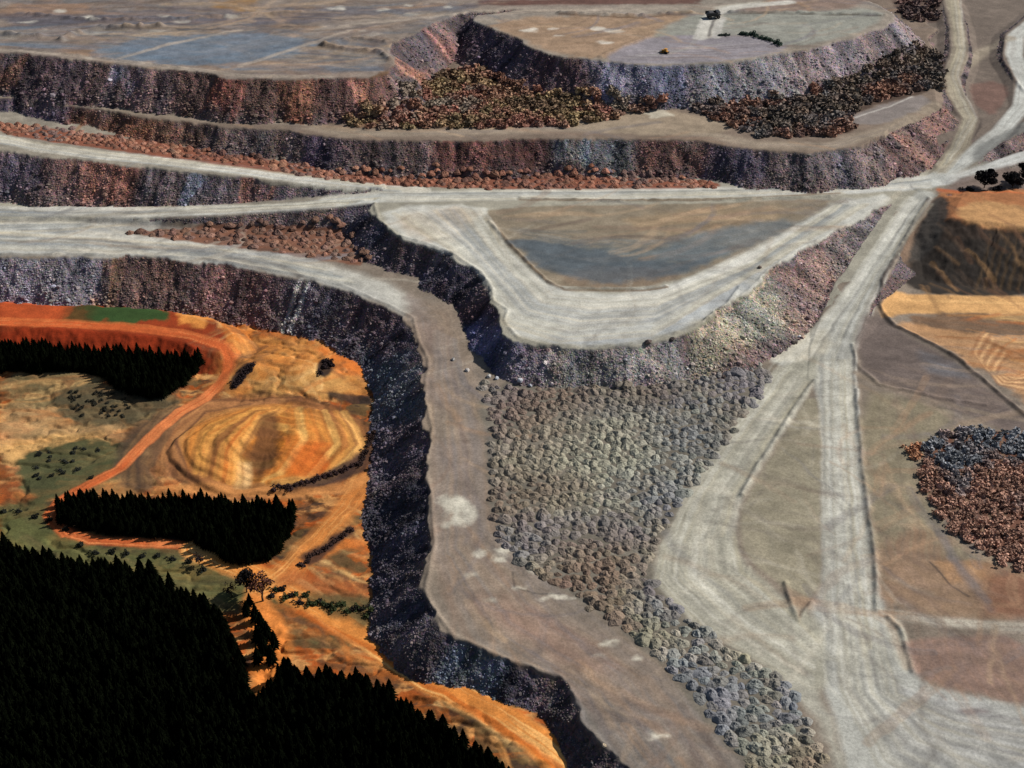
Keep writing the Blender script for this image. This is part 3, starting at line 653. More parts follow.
line([(716, 37), (718, 24), (722, 18)], 8, (176, 172, 164), 1.5, .8, .3, .2)
line([(709, 36), (712, 24), (716, 18)], 2.5, (96, 92, 90), 1, .8, .3)
for cv in ([(340, 26), (420, 18), (480, 11), (620, 10)], [(240, 66), (290, 50), (320, 40), (350, 30)], [(0, 50), (60, 54), (180, 68), (240, 75), (330, 77)], [(120, 58), (170, 44), (240, 30)]):
    line(cv, 5, (172, 158, 142), 2, .7, .6, .4)
line([(105, 30), (160, 27), (230, 30)], 3, (70, 64, 62), 2, .7, .8)
# ---- slope faces
isS = SD > 0.4
def face(pts, c, fe=9, op=.9, brk=12):
    """soil of a tipped face: only where the ground is a slope"""
    W = GL(pts)
    xs = [q[0] for q in W]; ys = [q[1] for q in W]; m = fe + 10
    sel = (X > min(xs) - m) & (X < max(xs) + m) & (Y > min(ys) - m) & (Y < max(ys) + m) & isS
    x, y = PXW[sel], PYW[sel]
    d, _, _, _, _ = seg_dist(x, y, W)
    d = np.where(inside(x, y, W), -d, d) + (fbm(SA[sel] / 9, SD[sel] / 40, 3) - 0.5) * brk * 2
    cl = lin(c); cl = cl * .8 + cl.mean() * .2
    mixc(sel, sstep(-d, -fe, fe) * op, cl)
slopeA = sstep(SD, 0.3, 2.2)
base_s = lin((98, 86, 82))
bs = slopeA * np.where(SI == 6, 0, 1) * np.where(SI == 11, 0, 1)
C = C * (1 - bs[..., None]) + base_s * bs[..., None]
# lower dark face
face([(-60, 250), (110, 250), (95, 312), (-60, 312)], (112, 110, 116))
face([(108, 252), (130, 252), (110, 320), (90, 315)], (150, 112, 80), 3)
face([(120, 252), (200, 255), (180, 330), (100, 325)], (110, 84, 72))
face([(150, 255), (190, 256), (175, 300), (140, 300)], (132, 92, 72))
face([(205, 258), (290, 270), (260, 340), (170, 330)], (104, 76, 70))
face([(290, 270), (420, 310), (430, 370), (370, 400), (280, 340)], (82, 76, 82))
face([(340, 290), (416, 318), (420, 350), (370, 370)], (78, 64, 66))
face([(360, 350), (430, 360), (430, 420), (365, 420)], (70, 78, 84))
face([(360, 420), (435, 430), (440, 560), (365, 600)], (70, 64, 72))
face([(365, 500), (432, 470), (435, 520), (370, 560)], (66, 60, 64))
face([(365, 560), (430, 590), (500, 655), (560, 680), (540, 740), (440, 690), (372, 630)], (72, 66, 72))
face([(450, 640), (500, 655), (480, 720), (430, 690)], (84, 90, 94))
face([(560, 680), (590, 740), (660, 790), (600, 790), (530, 730)], (70, 66, 70))
# face under road B
face([(-60, 145), (60, 155), (70, 196), (-60, 196)], (82, 74, 84))
face([(55, 150), (130, 160), (120, 200), (40, 196)], (108, 82, 74))
face([(95, 160), (145, 165), (130, 200), (85, 200)], (142, 92, 72))
face([(150, 166), (260, 178), (340, 188), (300, 205), (150, 205)], (84, 78, 82))
face([(195, 172), (215, 176), (190, 200), (175, 200)], (118, 124, 134), 3)
face([(250, 178), (270, 182), (262, 205), (245, 205)], (122, 80, 62), 5)
# left face of the middle plateau
face([(340, 205), (380, 208), (400, 240), (460, 258), (495, 300), (510, 345), (480, 380), (440, 330), (400, 290), (350, 260)], (74, 68, 76))
face([(440, 290), (495, 296), (500, 320), (450, 325)], (70, 52, 54))
face([(450, 325), (505, 322), (530, 345), (500, 378), (470, 375)], (74, 76, 104))
# front face of the middle plateau
face([(505, 340), (560, 345), (560, 392), (500, 385)], (106, 102, 112))
face([(550, 345), (680, 335), (690, 385), (550, 392)], (124, 120, 112))
face([(680, 330), (770, 270), (800, 320), (700, 380)], (138, 134, 112))
face([(770, 270), (830, 238), (850, 290), (800, 330)], (132, 108, 96))
face([(825, 240), (900, 195), (890, 230), (840, 290)], (124, 112, 104))
for ch in ([(301, 279), (292, 305), (281, 333)], [(308, 282), (300, 306), (290, 332)]): line(ch, 3.4, (158, 154, 146), 1, .9, .2)
line([(84, 116), (80, 126), (74, 134)], 3.5, (138, 104, 78), 1, .8, .2)
line([(300, 132), (292, 142), (284, 156)], 5, (128, 108, 92), 1.5, .8, .2)
# face under bench C
face([(-60, 90), (75, 105), (70, 125), (-60, 125)], (86, 72, 82))
face([(70, 104), (215, 125), (200, 150), (60, 130)], (116, 76, 52))
face([(150, 118), (215, 125), (210, 145), (160, 140)], (110, 84, 66))
face([(210, 125), (300, 132), (300, 160), (200, 150)], (98, 84, 78))
face([(300, 132), (345, 140), (350, 165), (300, 165)], (70, 58, 72))
face([(340, 138), (470, 140), (460, 172), (340, 170)], (98, 80, 74))
face([(440, 138), (560, 138), (560, 170), (440, 172)], (112, 70, 58))
face([(550, 138), (640, 139), (640, 172), (550, 172)], (86, 90, 90))
face([(575, 138), (592, 138), (590, 166), (572, 166)], (112, 122, 128), 4)
face([(640, 139), (720, 142), (710, 180), (640, 175)], (96, 68, 58))
face([(712, 142), (770, 150), (770, 186), (705, 182)], (68, 64, 78))
face([(770, 150), (900, 140), (900, 190), (770, 188)], (106, 96, 94))
face([(880, 146), (945, 108), (948, 160), (890, 185)], (118, 90, 80))
# upper left face
face([(-60, 45), (100, 60), (100, 106), (-60, 96)], (78, 64, 66))
face([(15, 52), (30, 54), (12, 82), (0, 80)], (134, 92, 68), 3)
face([(90, 60), (185, 70), (180, 115), (90, 100)], (98, 80, 78))
face([(108, 62), (135, 66), (130, 90), (105, 84)], (112, 108, 116), 4)
face([(180, 68), (300, 78), (300, 125), (170, 118)], (88, 66, 56))
face([(215, 78), (240, 79), (232, 112), (200, 112)], (130, 76, 58), 4)
face([(290, 78), (325, 79), (318, 118), (285, 118)], (126, 84, 60), 7)
face([(325, 79), (392, 68), (400, 130), (320, 122)], (92, 66, 58))
face([(350, 80), (368, 79), (378, 112), (356, 112)], (134, 92, 74), 3)
face([(390, 55), (430, 70), (430, 90), (395, 76)], (138, 96, 74), 3)
face([(385, 45), (425, 25), (440, 70), (400, 60)], (82, 74, 76))
face([(424, 25), (470, 40), (462, 62), (440, 58)], (142, 98, 84))
# promontory
face([(462, 15), (545, 50), (560, 95), (455, 60)], (66, 56, 66))
face([(535, 50), (592, 58), (600, 100), (540, 95)], (80, 62, 64))
face([(590, 58), (700, 64), (690, 108), (590, 102)], (114, 116, 132))
face([(690, 64), (800, 50), (800, 105), (690, 108)], (128, 126, 126))
face([(790, 52), (900, 18), (930, 50), (800, 100)], (136, 122, 118))
# streaks of different loads running down every face, flecks of rubble
st = fbm(SA / 5.5, SD / 70 + 3, 4); st2 = fbm(SA / 14 + 60, SD / 90, 3)
mul = 1.12 * (1 + bs * ((st - .5) * 1.7 + (st2 - .5) * 0.9)) * bs + (1 - bs)
C = C * mul[..., None]
tint = np.stack([1 + (st2 - .5) * .3, np.ones_like(st2), 1 - (st2 - .5) * .3], -1)
C = C * (1 + bs[..., None] * (tint - 1))
# general mottling on flats
C = C * (0.86 + 0.28 * n2[..., None]) * (0.88 + 0.24 * fbm(X / 3 + 7, Y / 3, 3)[..., None])
C = C * (1 + (1 - bs[..., None]) * (fbm(X / 14 + 50, Y / 9, 5)[..., None] - .5) * .5)
C = np.clip(C * 0.80, 0.002, 0.75)

def add_mesh(name, V, F, cols=None, mat=None, smooth=True, kind=None, parent=None, link=True, quads=True):
    me = bpy.data.meshes.new(name)
    V = np.asarray(V, np.float32).reshape(-1, 3); F = np.asarray(F, np.int32)
    k = F.shape[1]
    me.vertices.add(len(V)); me.vertices.foreach_set('co', V.ravel())
    me.loops.add(F.size); me.loops.foreach_set('vertex_index', F.ravel())
    me.polygons.add(len(F)); me.polygons.foreach_set('loop_start', np.arange(0, F.size, k, dtype=np.int32))
    me.polygons.foreach_set('loop_total', np.full(len(F), k, np.int32))
    me.polygons.foreach_set('use_smooth', np.full(len(F), smooth))
    if cols is not None:
        ca = me.color_attributes.new('Col', 'FLOAT_COLOR', 'POINT')
        cc = np.ones((len(V), 4), np.float32); cc[:, :cols.shape[1]] = cols
        ca.data.foreach_set('color', cc.ravel())
    me.update(); me.validate()
    if mat: me.materials.append(mat)
    if not link: return me
    o = bpy.data.objects.new(name, me); col.objects.link(o)
    if kind: o['kind'] = kind
    if parent: o.parent = parent
    return o

# ------------------------------------------------------------------ materials
def mat_base(name, rough=0.9, spec=0.15):
    m = bpy.data.materials.new(name); m.use_nodes = True
    b = m.node_tree.nodes['Principled BSDF']
    b.inputs['Roughness'].default_value = rough
    b.inputs['Specular IOR Level'].default_value = spec
    return m, m.node_tree, b
def N(t, k, **kw):
    n = t.nodes.new(k)
    for a, v in kw.items(): setattr(n, a, v)
    return n
def mathn(t, op, a, b=None):
    n = N(t, 'ShaderNodeMath', operation=op)
    for i, v in enumerate((a, b)):
        if v is None: continue
        if isinstance(v, (int, float)): n.inputs[i].default_value = v
        else: t.links.new(v, n.inputs[i])
    return n.outputs[0]
def maprange(t, v, a, b, c, d):
    n = N(t, 'ShaderNodeMapRange'); t.links.new(v, n.inputs[0])
    for i, q in enumerate((a, b, c, d)): n.inputs[i + 1].default_value = q
    return n.outputs[0]
def scale_col(t, colr, f):
    n = N(t, 'ShaderNodeVectorMath', operation='SCALE'); t.links.new(colr, n.inputs[0]); t.links.new(f, n.inputs['Scale']); return n.outputs[0]

def ground_material():
    m, t, b = mat_base('ground_soil', 0.92, 0.12)
    at = N(t, 'ShaderNodeAttribute', attribute_name='Col')
    geo = N(t, 'ShaderNodeNewGeometry')
    n_f = N(t, 'ShaderNodeTexNoise'); n_f.inputs['Scale'].default_value = 0.9; n_f.inputs['Detail'].default_value = 6; n_f.inputs['Roughness'].default_value = 0.7
    t.links.new(geo.outputs['Position'], n_f.inputs['Vector'])
    n_c = N(t, 'ShaderNodeTexNoise'); n_c.inputs['Scale'].default_value = 0.13; n_c.inputs['Detail'].default_value = 5
    t.links.new(geo.outputs['Position'], n_c.inputs['Vector'])
    vo = N(t, 'ShaderNodeTexVoronoi'); vo.inputs['Scale'].default_value = 0.8
    t.links.new(geo.outputs['Position'], vo.inputs['Vector'])
    vs = N(t, 'ShaderNodeSeparateColor'); t.links.new(vo.outputs['Color'], vs.inputs[0])
    f1 = maprange(t, n_f.outputs[0], 0.3, 0.7, 0.72, 1.28)
    f2 = maprange(t, n_c.outputs[0], 0.3, 0.7, 0.9, 1.12)
    # rubble cells only on the tipped faces (alpha of the attribute)
    f3a = maprange(t, vs.outputs[0], 0.0, 1.0, 0.7, 1.35)
    one = mathn(t, 'SUBTRACT', f3a, 1.0); f3 = mathn(t, 'ADD', mathn(t, 'MULTIPLY', one, at.outputs['Alpha']), 1.0)
    ff = mathn(t, 'MULTIPLY', mathn(t, 'MULTIPLY', f1, f2), f3)
    c1 = scale_col(t, at.outputs['Color'], ff)
    # slight tint of single blocks
    tint = N(t, 'ShaderNodeMix', data_type='RGBA', blend_type='MULTIPLY')
    t.links.new(mathn(t, 'MULTIPLY', at.outputs['Alpha'], 0.35), tint.inputs[0]); t.links.new(c1, tint.inputs[6])
    sc = N(t, 'ShaderNodeVectorMath', operation='MULTIPLY_ADD'); t.links.new(vo.outputs['Color'], sc.inputs[0]); sc.inputs[1].default_value = (1.1, .9, 1.2); sc.inputs[2].default_value = (.5, .5, .5)
    t.links.new(sc.outputs[0], tint.inputs[7])
    t.links.new(tint.outputs[2], b.inputs['Base Color'])
    hh = mathn(t, 'ADD', mathn(t, 'MULTIPLY', n_f.outputs[0], 0.5), mathn(t, 'MULTIPLY', mathn(t, 'MULTIPLY', vo.outputs['Distance'], -1.3), at.outputs['Alpha']))
    bp = N(t, 'ShaderNodeBump'); bp.inputs['Distance'].default_value = 1.0
    t.links.new(maprange(t, at.outputs['Alpha'], 0, 1, 0.3, 0.5), bp.inputs['Strength'])
    t.links.new(hh, bp.inputs['Height']); t.links.new(bp.outputs[0], b.inputs['Normal'])
    return m
M_ground = ground_material()

V = np.stack([X, Y, Z], -1).reshape(-1, 3)
idx = np.arange(NR * NC).reshape(NR, NC)
F = np.stack([idx[:-1, :-1], idx[:-1, 1:], idx[1:, 1:], idx[1:, :-1]], -1).reshape(-1, 4)
CA = np.concatenate([C, bs[..., None]], -1).reshape(-1, 4)
ground = add_mesh('ground', V, F, CA, M_ground, True, 'structure')

def rubble_material(name, source):
    m, t, b = mat_base(name, 0.9, 0.15)
    if source == 'attr': src = N(t, 'ShaderNodeAttribute', attribute_name='Col').outputs['Color']
    else: src = N(t, 'ShaderNodeObjectInfo').outputs['Color']
    geo = N(t, 'ShaderNodeNewGeometry')
    n = N(t, 'ShaderNodeTexNoise'); n.inputs['Scale'].default_value = 0.8; n.inputs['Detail'].default_value = 6; n.inputs['Roughness'].default_value = .75
    t.links.new(geo.outputs['Position'], n.inputs['Vector'])
    vo = N(t, 'ShaderNodeTexVoronoi'); vo.inputs['Scale'].default_value = 1.3
    t.links.new(geo.outputs['Position'], vo.inputs['Vector'])
    vs = N(t, 'ShaderNodeSeparateColor'); t.links.new(vo.outputs['Color'], vs.inputs[0])
    f = mathn(t, 'MULTIPLY', maprange(t, n.outputs[0], .3, .7, .7, 1.3), maprange(t, vs.outputs[0], 0, 1, .8, 1.25))
    t.links.new(scale_col(t, src, f), b.inputs['Base Color'])
    bp = N(t, 'ShaderNodeBump'); bp.inputs['Strength'].default_value = .5; bp.inputs['Distance'].default_value = .7
    t.links.new(mathn(t, 'SUBTRACT', n.outputs[0], vo.outputs['Distance']), bp.inputs['Height'])
    t.links.new(bp.outputs[0], b.inputs['Normal'])
    return m
M_heap_attr = rubble_material('rubble_mixed', 'attr')
M_heap_obj = rubble_material('rubble_single', 'obj')
def plain(name, c, rough=0.8, spec=.2, var=0.25, scale=1.0, metal=0.0):
    m, t, b = mat_base(name, rough, spec); b.inputs['Metallic'].default_value = metal
    geo = N(t, 'ShaderNodeNewGeometry')
    n = N(t, 'ShaderNodeTexNoise'); n.inputs['Scale'].default_value = scale; n.inputs['Detail'].default_value = 4
    t.links.new(geo.outputs['Position'], n.inputs['Vector'])
    rgb = N(t, 'ShaderNodeRGB'); rgb.outputs[0].default_value = (*c, 1)
    t.links.new(scale_col(t, rgb.outputs[0], maprange(t, n.outputs[0], .3, .7, 1 - var, 1 + var)), b.inputs['Base Color'])
    return m
M_conifer = plain('conifer_needles', (0.0024, 0.0032, 0.0015), 1.0, 0.0, .6, .3)
M_bark = plain('bark', (0.05, 0.035, 0.025), .95, .1)

def tag(o, label=None, cat=None, group=None, kind=None):
    if label: o['label'] = label
    if cat: o['category'] = cat
    if group: o['group'] = group
    if kind: o['kind'] = kind
    return o

def scatter_poly(pts, step, jit=0.35, rot=0.0):
    W = GL(pts)
    xs = [q[0] for q in W]; ys = [q[1] for q in W]
    cx, cy = sum(xs) / len(xs), sum(ys) / len(ys)
    r = max(max(xs) - min(xs), max(ys) - min(ys)) / 1.3
    g = np.arange(-r, r, step)
    a, b = np.meshgrid(g, g); a = a + (np.arange(len(g)) % 2)[:, None] * step / 2
    a = a.ravel() + RNG.uniform(-jit, jit, a.size) * step; b = b.ravel() * .9 + RNG.uniform(-jit, jit, b.size) * step
    x = cx + a * math.cos(rot) - b * math.sin(rot); y = cy + a * math.sin(rot) + b * math.cos(rot)
    k = inside(x, y, W)
    return x[k], y[k]

def merge(Vt, Ft, pos, scl, rotz, cols):
    """many copies of a template into arrays; cols per copy"""
    n, k = len(pos), len(Vt)
    c, s = np.cos(rotz)[:, None], np.sin(rotz)[:, None]
    v = Vt[None] * scl[:, None, :]
    x = v[..., 0] * c - v[..., 1] * s + pos[:, None, 0]
    y = v[..., 0] * s + v[..., 1] * c + pos[:, None, 1]
    z = v[..., 2] + pos[:, None, 2]
    Vv = np.stack([x, y, z], -1).reshape(-1, 3)
    Ff = (Ft[None] + (np.arange(n) * k)[:, None, None]).reshape(-1, Ft.shape[1])
    return Vv, Ff, np.repeat(cols, k, 0)

# ------------------------------------------------------------------ rubble lying on the tipped faces
def ico_rock(seed):
    r = np.random.default_rng(seed)
    p = (1 + 5 ** .5) / 2
    v = np.array([(-1, p, 0), (1, p, 0), (-1, -p, 0), (1, -p, 0), (0, -1, p), (0, 1, p), (0, -1, -p), (0, 1, -p), (p, 0, -1), (p, 0, 1), (-p, 0, -1), (-p, 0, 1)], float)
    v /= np.linalg.norm(v[0]); v *= r.uniform(.7, 1.25, (12, 1))
    f = np.array([(0, 11, 5), (0, 5, 1), (0, 1, 7), (0, 7, 10), (0, 10, 11), (1, 5, 9), (5, 11, 4), (11, 10, 2), (10, 7, 6), (7, 1, 8), (3, 9, 4), (3, 4, 2), (3, 2, 6), (3, 6, 8), (3, 8, 9), (4, 9, 5), (2, 4, 11), (6, 2, 10), (8, 6, 7), (9, 8, 1)])
    return v, f
fj, fi = np.where((SD > 1.0) & (Y < 1500) & (np.abs(X / depth(Y)) < .40) & (SI != 6) & (SI != 11))
pick = RNG.choice(len(fj), 60000, replace=False)
fj, fi = fj[pick], fi[pick]
px_, py_ = X[fj, fi], Y[fj, fi]
dd = np.sqrt(px_ ** 2 + py_ ** 2 + CAM_H ** 2)
# more and larger blocks towards the toe, where they roll to
sz = RNG.gamma(2.2, .24, len(fj)) * (0.55 + 0.02 * np.minimum(SD[fj, fi], 30)) * (dd / 900) * 0.85
keep = sz > 0.3
cc = C[fj, fi] * np.exp(RNG.normal(.42, .3, (len(fj), 1))) * np.stack([RNG.uniform(.9, 1.12, len(fj)), RNG.uniform(.93, 1.06, len(fj)), RNG.uniform(.88, 1.18, len(fj))], -1)
cc = np.clip(cc, .01, .6)
Vs, Fs, Cs = [], [], []; off = 0
for k in range(4):
    s_ = keep & (np.arange(len(fj)) % 4 == k)
    vt, ft = ico_rock(k)
    v, f, c = merge(vt, ft, np.stack([px_[s_], py_[s_], Z[fj, fi][s_] + sz[s_] * .05], -1), sz[s_][:, None] * RNG.uniform(.7, 1.2, (s_.sum(), 3)) * np.array([1, 1, .7]), RNG.uniform(0, 6.28, s_.sum()), cc[s_])
    Vs.append(v); Fs.append(f + off); Cs.append(c); off += len(v)
tag(add_mesh('rock_rubble', np.concatenate(Vs), np.concatenate(Fs), np.concatenate(Cs), M_heap_attr, False),
    'loose dark and grey broken rock covering the tipped faces of the dumps', 'rubble', None, 'stuff')

# ------------------------------------------------------------------ paddock dumped heaps
def heap_mesh(seed, nr=12, ns=26):
    r = np.random.default_rng(seed)
    Vv = [(0, 0, 1.0 + r.uniform(-.05, .05))]; ph = r.uniform(0, 6.28, 4)
    for i in range(1, nr + 1):
        t = i / nr
        for j in range(ns):
            a = 2 * math.pi * j / ns
            rr = t * (1 + .13 * math.sin(2 * a + ph[0]) + .09 * math.sin(3 * a + ph[1]) + .05 * math.sin(5 * a + ph[2])) * (1 + r.uniform(-.05, .05))
            z = (1 - t ** 1.5) * (1 + .16 * math.sin(3 * a + ph[3])) + .10 * math.sin(7 * t + ph[1]) * math.sin(2 * a + ph[2]) * t + r.uniform(-.08, .08) * (1 if t < .95 else 0)
            if i == nr: z = -.25
            Vv.append((rr * math.cos(a), rr * math.sin(a), z))
    Ff = []
    for j in range(ns): Ff.append((0, 1 + j, 1 + (j + 1) % ns))
    for i in range(nr - 1):
        for j in range(ns):
            a = 1 + i * ns + j; b = 1 + i * ns + (j + 1) % ns; c = a + ns; d = b + ns
            Ff += [(a, c, d), (a, d, b)]
    return np.array(Vv), np.array(Ff)
HEAPS = [heap_mesh(100 + k) for k in range(6)]
HEAPS_LO = [heap_mesh(200 + k, 6, 12) for k in range(6)]
heap_me = [add_mesh('rock_heap', v, f, None, M_heap_obj, True, link=False) for v, f in HEAPS]
fieldA = [(480, 380), (520, 389), (600, 388), (700, 380), (764, 362), (775, 376), (757, 402), (700, 480), (657, 540), (648, 575), (680, 612), (740, 653), (788, 685), (812, 718), (842, 800),
          (770, 800), (700, 702), (640, 642), (580, 603), (560, 588), (520, 562), (500, 542), (490, 500), (487, 470), (492, 430)]
fieldB = [(0, 122), (70, 128), (150, 140), (250, 152), (340, 166), (500, 164), (640, 168), (715, 176), (715, 187), (560, 189), (440, 189), (330, 180), (250, 166), (150, 153), (60, 142), (0, 133)]
fieldC = [(120, 232), (200, 224), (260, 216), (345, 214), (352, 232), (375, 266), (310, 256), (200, 242)]
def colfield(x, y, pal, sc=28):
    k = fbm(x / sc + 5, y / sc + 11, 3); k = np.clip((k - .3) / .4, 0, .999)
    p = np.array([lin(c) for c in pal]); i = (k * (len(pal) - 1)); i0 = i.astype(int); f = (i - i0)[:, None]
    c = p[i0] * (1 - f) + p[np.minimum(i0 + 1, len(pal) - 1)] * f
    return c * RNG.uniform(.75, 1.3, (len(x), 1)) * np.stack([RNG.uniform(.93, 1.08, len(x)), np.ones(len(x)), RNG.uniform(.94, 1.08, len(x))], -1)
Ax, Ay = scatter_poly(fieldA, 5.3, .26, 0.35)
Ac = colfield(Ax, Ay, [(116, 98, 84), (124, 116, 98), (142, 138, 122), (124, 122, 116), (118, 118, 118)], 40)
# browner loads along the upper left and lower left rim
for (qx, qy, rad, cc_) in [(530, 420, 42, (110, 86, 74)), (500, 500, 28, (112, 92, 78)), (600, 560, 34, (118, 98, 84)), (560, 395, 30, (110, 90, 76)), (650, 395, 22, (108, 90, 78)), (740, 385, 30, (112, 106, 112)), (680, 440, 30, (112, 116, 120)), (600, 450, 40, (152, 150, 132))]:
    gx, gy = G(qx, qy); w = np.exp(-(((Ax - gx) ** 2 + (Ay - gy) ** 2) / rad ** 2))[:, None] * .8
    Ac = Ac * (1 - w) + lin(cc_) * RNG.uniform(.75, 1.3, (len(Ax), 1)) * w
Bx, By = scatter_poly(fieldB, 6.2, .3, 0.1)
Bc = colfield(Bx, By, [(112, 80, 68), (136, 92, 72), (150, 108, 88), (112, 90, 82)], 30)
Cx, Cy = scatter_poly(fieldC, 6.6, .3, 0.1)
Cc = colfield(Cx, Cy, [(106, 80, 68), (134, 98, 80), (116, 92, 80)], 25)
hx = np.concatenate([Ax, Bx, Cx]); hy = np.concatenate([Ay, By, Cy]); hc = np.concatenate([Ac, Bc, Cc]) * .85
fid = np.concatenate([np.zeros(len(Ax)), np.ones(len(Bx)), np.full(len(Cx), 2)])
hz = hgt(hx, hy)
rad = np.clip(RNG.normal(3.35, .6, len(hx)), 1.9, 5) * np.where(fid > 0, .98, 1.0)
hh_ = rad * RNG.uniform(.36, .68, len(hx))
order = np.argsort(np.hypot(hx, hy) / rad)
print('heaps', len(Ax), len(Bx), len(Cx))
def heap_label(c, y):
    lu = c.mean(); red = c[0] / (c[2] + 1e-6)
    shade = 'reddish brown' if red > 2.1 else ('bluish grey' if red < 1.1 else ('pale olive grey' if lu > .19 else 'dull brown grey'))
    return shade
for n_, k in enumerate(order[:300]):
    o = bpy.data.objects.new('rock_heap', heap_me[n_ % 6]); col.objects.link(o)
    o.location = (hx[k], hy[k], hz[k] - .15); o.rotation_euler = (0, 0, random.uniform(0, 6.28))
    o.scale = (rad[k], rad[k] * random.uniform(.85, 1.1), hh_[k]); o.color = (*[min(1, float(q)) for q in hc[k]], 1)
    tag(o, heap_label(hc[k], hy[k]) + ' rock heap in the bumpy field left of the forked haul road', 'rock heap', 'dumped rock heaps in the big central field')
rest = order[300:]
Vs, Fs, Cs = [], [], []; off = 0
for k in range(6):
    r_ = rest[k::6]
    vt, ft = HEAPS_LO[k]
    v, f, c = merge(vt, ft, np.stack([hx[r_], hy[r_], hz[r_] - .15], -1), np.stack([rad[r_], rad[r_] * RNG.uniform(.85, 1.1, len(r_)), hh_[r_]], -1), RNG.uniform(0, 6.28, len(r_)), hc[r_])
    Vs.append(v); Fs.append(f + off); Cs.append(c); off += len(v)
tag(add_mesh('dumped_heaps', np.concatenate(Vs), np.concatenate(Fs), np.concatenate(Cs), M_heap_attr, False),
    'rows of small red and grey dumped rock heaps farther back along the haul roads', 'rock heaps', None, 'stuff')

# ------------------------------------------------------------------ shrubs (leaf clump crowns)
def leaf_cloud(seed, n, size, flat=.75, lobes=6):
    """n small leaf cards spread through an uneven crown of unit radius, base at z=0"""
    r = np.random.default_rng(seed)
    cen = r.normal(0, .42, (lobes, 3)); cen[:, 2] = np.abs(cen[:, 2]) * flat + .35
    lr = r.uniform(.32, .55, lobes)
    L = r.integers(0, lobes, n)
    d = r.normal(0, 1, (n, 3)); d /= np.linalg.norm(d, axis=1)[:, None]
    p = cen[L] + d * (lr[L] * r.uniform(.55, 1.0, n) ** .5)[:, None]
    p[:, 2] = np.maximum(p[:, 2], .02)
    u = r.normal(0, 1, (n, 3)); u /= np.linalg.norm(u, axis=1)[:, None]
    w = np.cross(u, d + r.normal(0, .5, (n, 3))); w /= (np.linalg.norm(w, axis=1)[:, None] + 1e-9)
    s = size * r.uniform(.6, 1.4, (n, 1))
    v = np.stack([p - u * s, p + w * s * .8, p + u * s, p - w * s * .8], 1).reshape(-1, 3)
    q = np.arange(4 * n).reshape(n, 4); f = np.concatenate([q[:, [0, 1, 2]], q[:, [0, 2, 3]]])
    hv, hf = heap_mesh(seed + 5, 5, 10)
    hv = hv * np.array([.78, .78, .85]); f = np.concatenate([f, hf + len(v)]); v = np.concatenate([v, hv])
    return v, f
def leaf_material(name, src):
    m, t, b = mat_base(name, .85, .1)
    s = N(t, 'ShaderNodeAttribute', attribute_name='Col').outputs['Color'] if src == 'attr' else N(t, 'ShaderNodeObjectInfo').outputs['Color']
    geo = N(t, 'ShaderNodeNewGeometry')
    n = N(t, 'ShaderNodeTexNoise'); n.inputs['Scale'].default_value = 0.9; n.inputs['Detail'].default_value = 3
    t.links.new(geo.outputs['Position'], n.inputs['Vector'])
    isl = maprange(t, geo.outputs['Random Per Island'], 0, 1, .65, 1.4)
    t.links.new(scale_col(t, s, mathn(t, 'MULTIPLY', isl, maprange(t, n.outputs[0], .3, .7, .7, 1.3))), b.inputs['Base Color'])
    return m
M_leaf_attr = leaf_material('leaves_mixed', 'attr')
M_leaf_obj = leaf_material('leaves_single', 'obj')
SHR = [leaf_cloud(300 + k, 150, .17) for k in range(5)]
shr_me = [add_mesh('crown', v, f, None, M_leaf_obj, False, link=False) for v, f in SHR]
def stem_mesh():
    v, f = [], []
    for k in range(5):
        a = 2 * math.pi * k / 5; c, s = math.cos(a), math.sin(a); w = .05
        q = len(v)
        v += [(w * -s, w * c, -.1), (w * s, -w * c, -.1), (.4 * c + w * .4 * s, .4 * s - w * .4 * c, .6), (.4 * c - w * .4 * s, .4 * s + w * .4 * c, .6), (w * c, w * s, -.1), (.42 * c, .42 * s, .6)]
        f += [(q, q + 1, q + 2, q + 3), (q + 1, q + 4, q + 5, q + 2), (q + 4, q, q + 3, q + 5)]
    return add_mesh('stems', v, f, None, M_bark, False, link=False)
stem_me = stem_mesh()
fieldD = [(345, 118), (380, 100), (420, 86), (440, 72), (480, 66), (520, 82), (560, 92), (680, 108), (640, 112), (600, 122), (560, 128), (440, 128), (350, 128)]
fieldE = [(690, 106), (720, 102), (800, 92), (860, 74), (925, 46), (944, 62), (944, 92), (900, 96), (860, 106), (850, 118), (860, 130), (820, 138), (760, 136), (720, 122)]
fieldF = [(916, 458), (935, 436), (975, 428), (1034, 432), (1034, 575), (1000, 566), (985, 550), (950, 536), (925, 500)]
fieldG = [(890, -2), (938, -4), (942, 16), (925, 24), (905, 18)]
Dx, Dy = scatter_poly(fieldD, 7.0, .4); Dc = colfield(Dx, Dy, [(96, 72, 44), (120, 96, 50), (126, 84, 54), (122, 70, 48), (110, 92, 72)], 30)
Ex, Ey = scatter_poly(fieldE, 6.8, .45); Ec = colfield(Ex, Ey, [(64, 56, 48), (88, 70, 52), (70, 64, 60), (104, 68, 46)], 30)
Fx, Fy = scatter_poly(fieldF, 5.0, .4)
kF = fbm(Fx / 20, Fy / 20, 2)
gx, gy = G(985, 455)
topF = np.clip((Fy - G(985, 472)[1]) / 40 + .5 + (kF - .5) * 4, 0, 1)[:, None]
Fc = (lin((136, 92, 66)) * (1 - topF) + lin((98, 100, 104)) * topF) * RNG.uniform(.65, 1.35, (len(Fx), 1))
Gx, Gy = scatter_poly(fieldG, 10, .4); Gc = colfield(Gx, Gy, [(70, 54, 48), (96, 66, 56)], 30)
sx = np.concatenate([Dx, Ex, Fx, Gx]); sy = np.concatenate([Dy, Ey, Fy, Gy]); sc_ = np.concatenate([Dc * 1.5, Ec * 2.0, Fc * 1.5, Gc * 2.0])
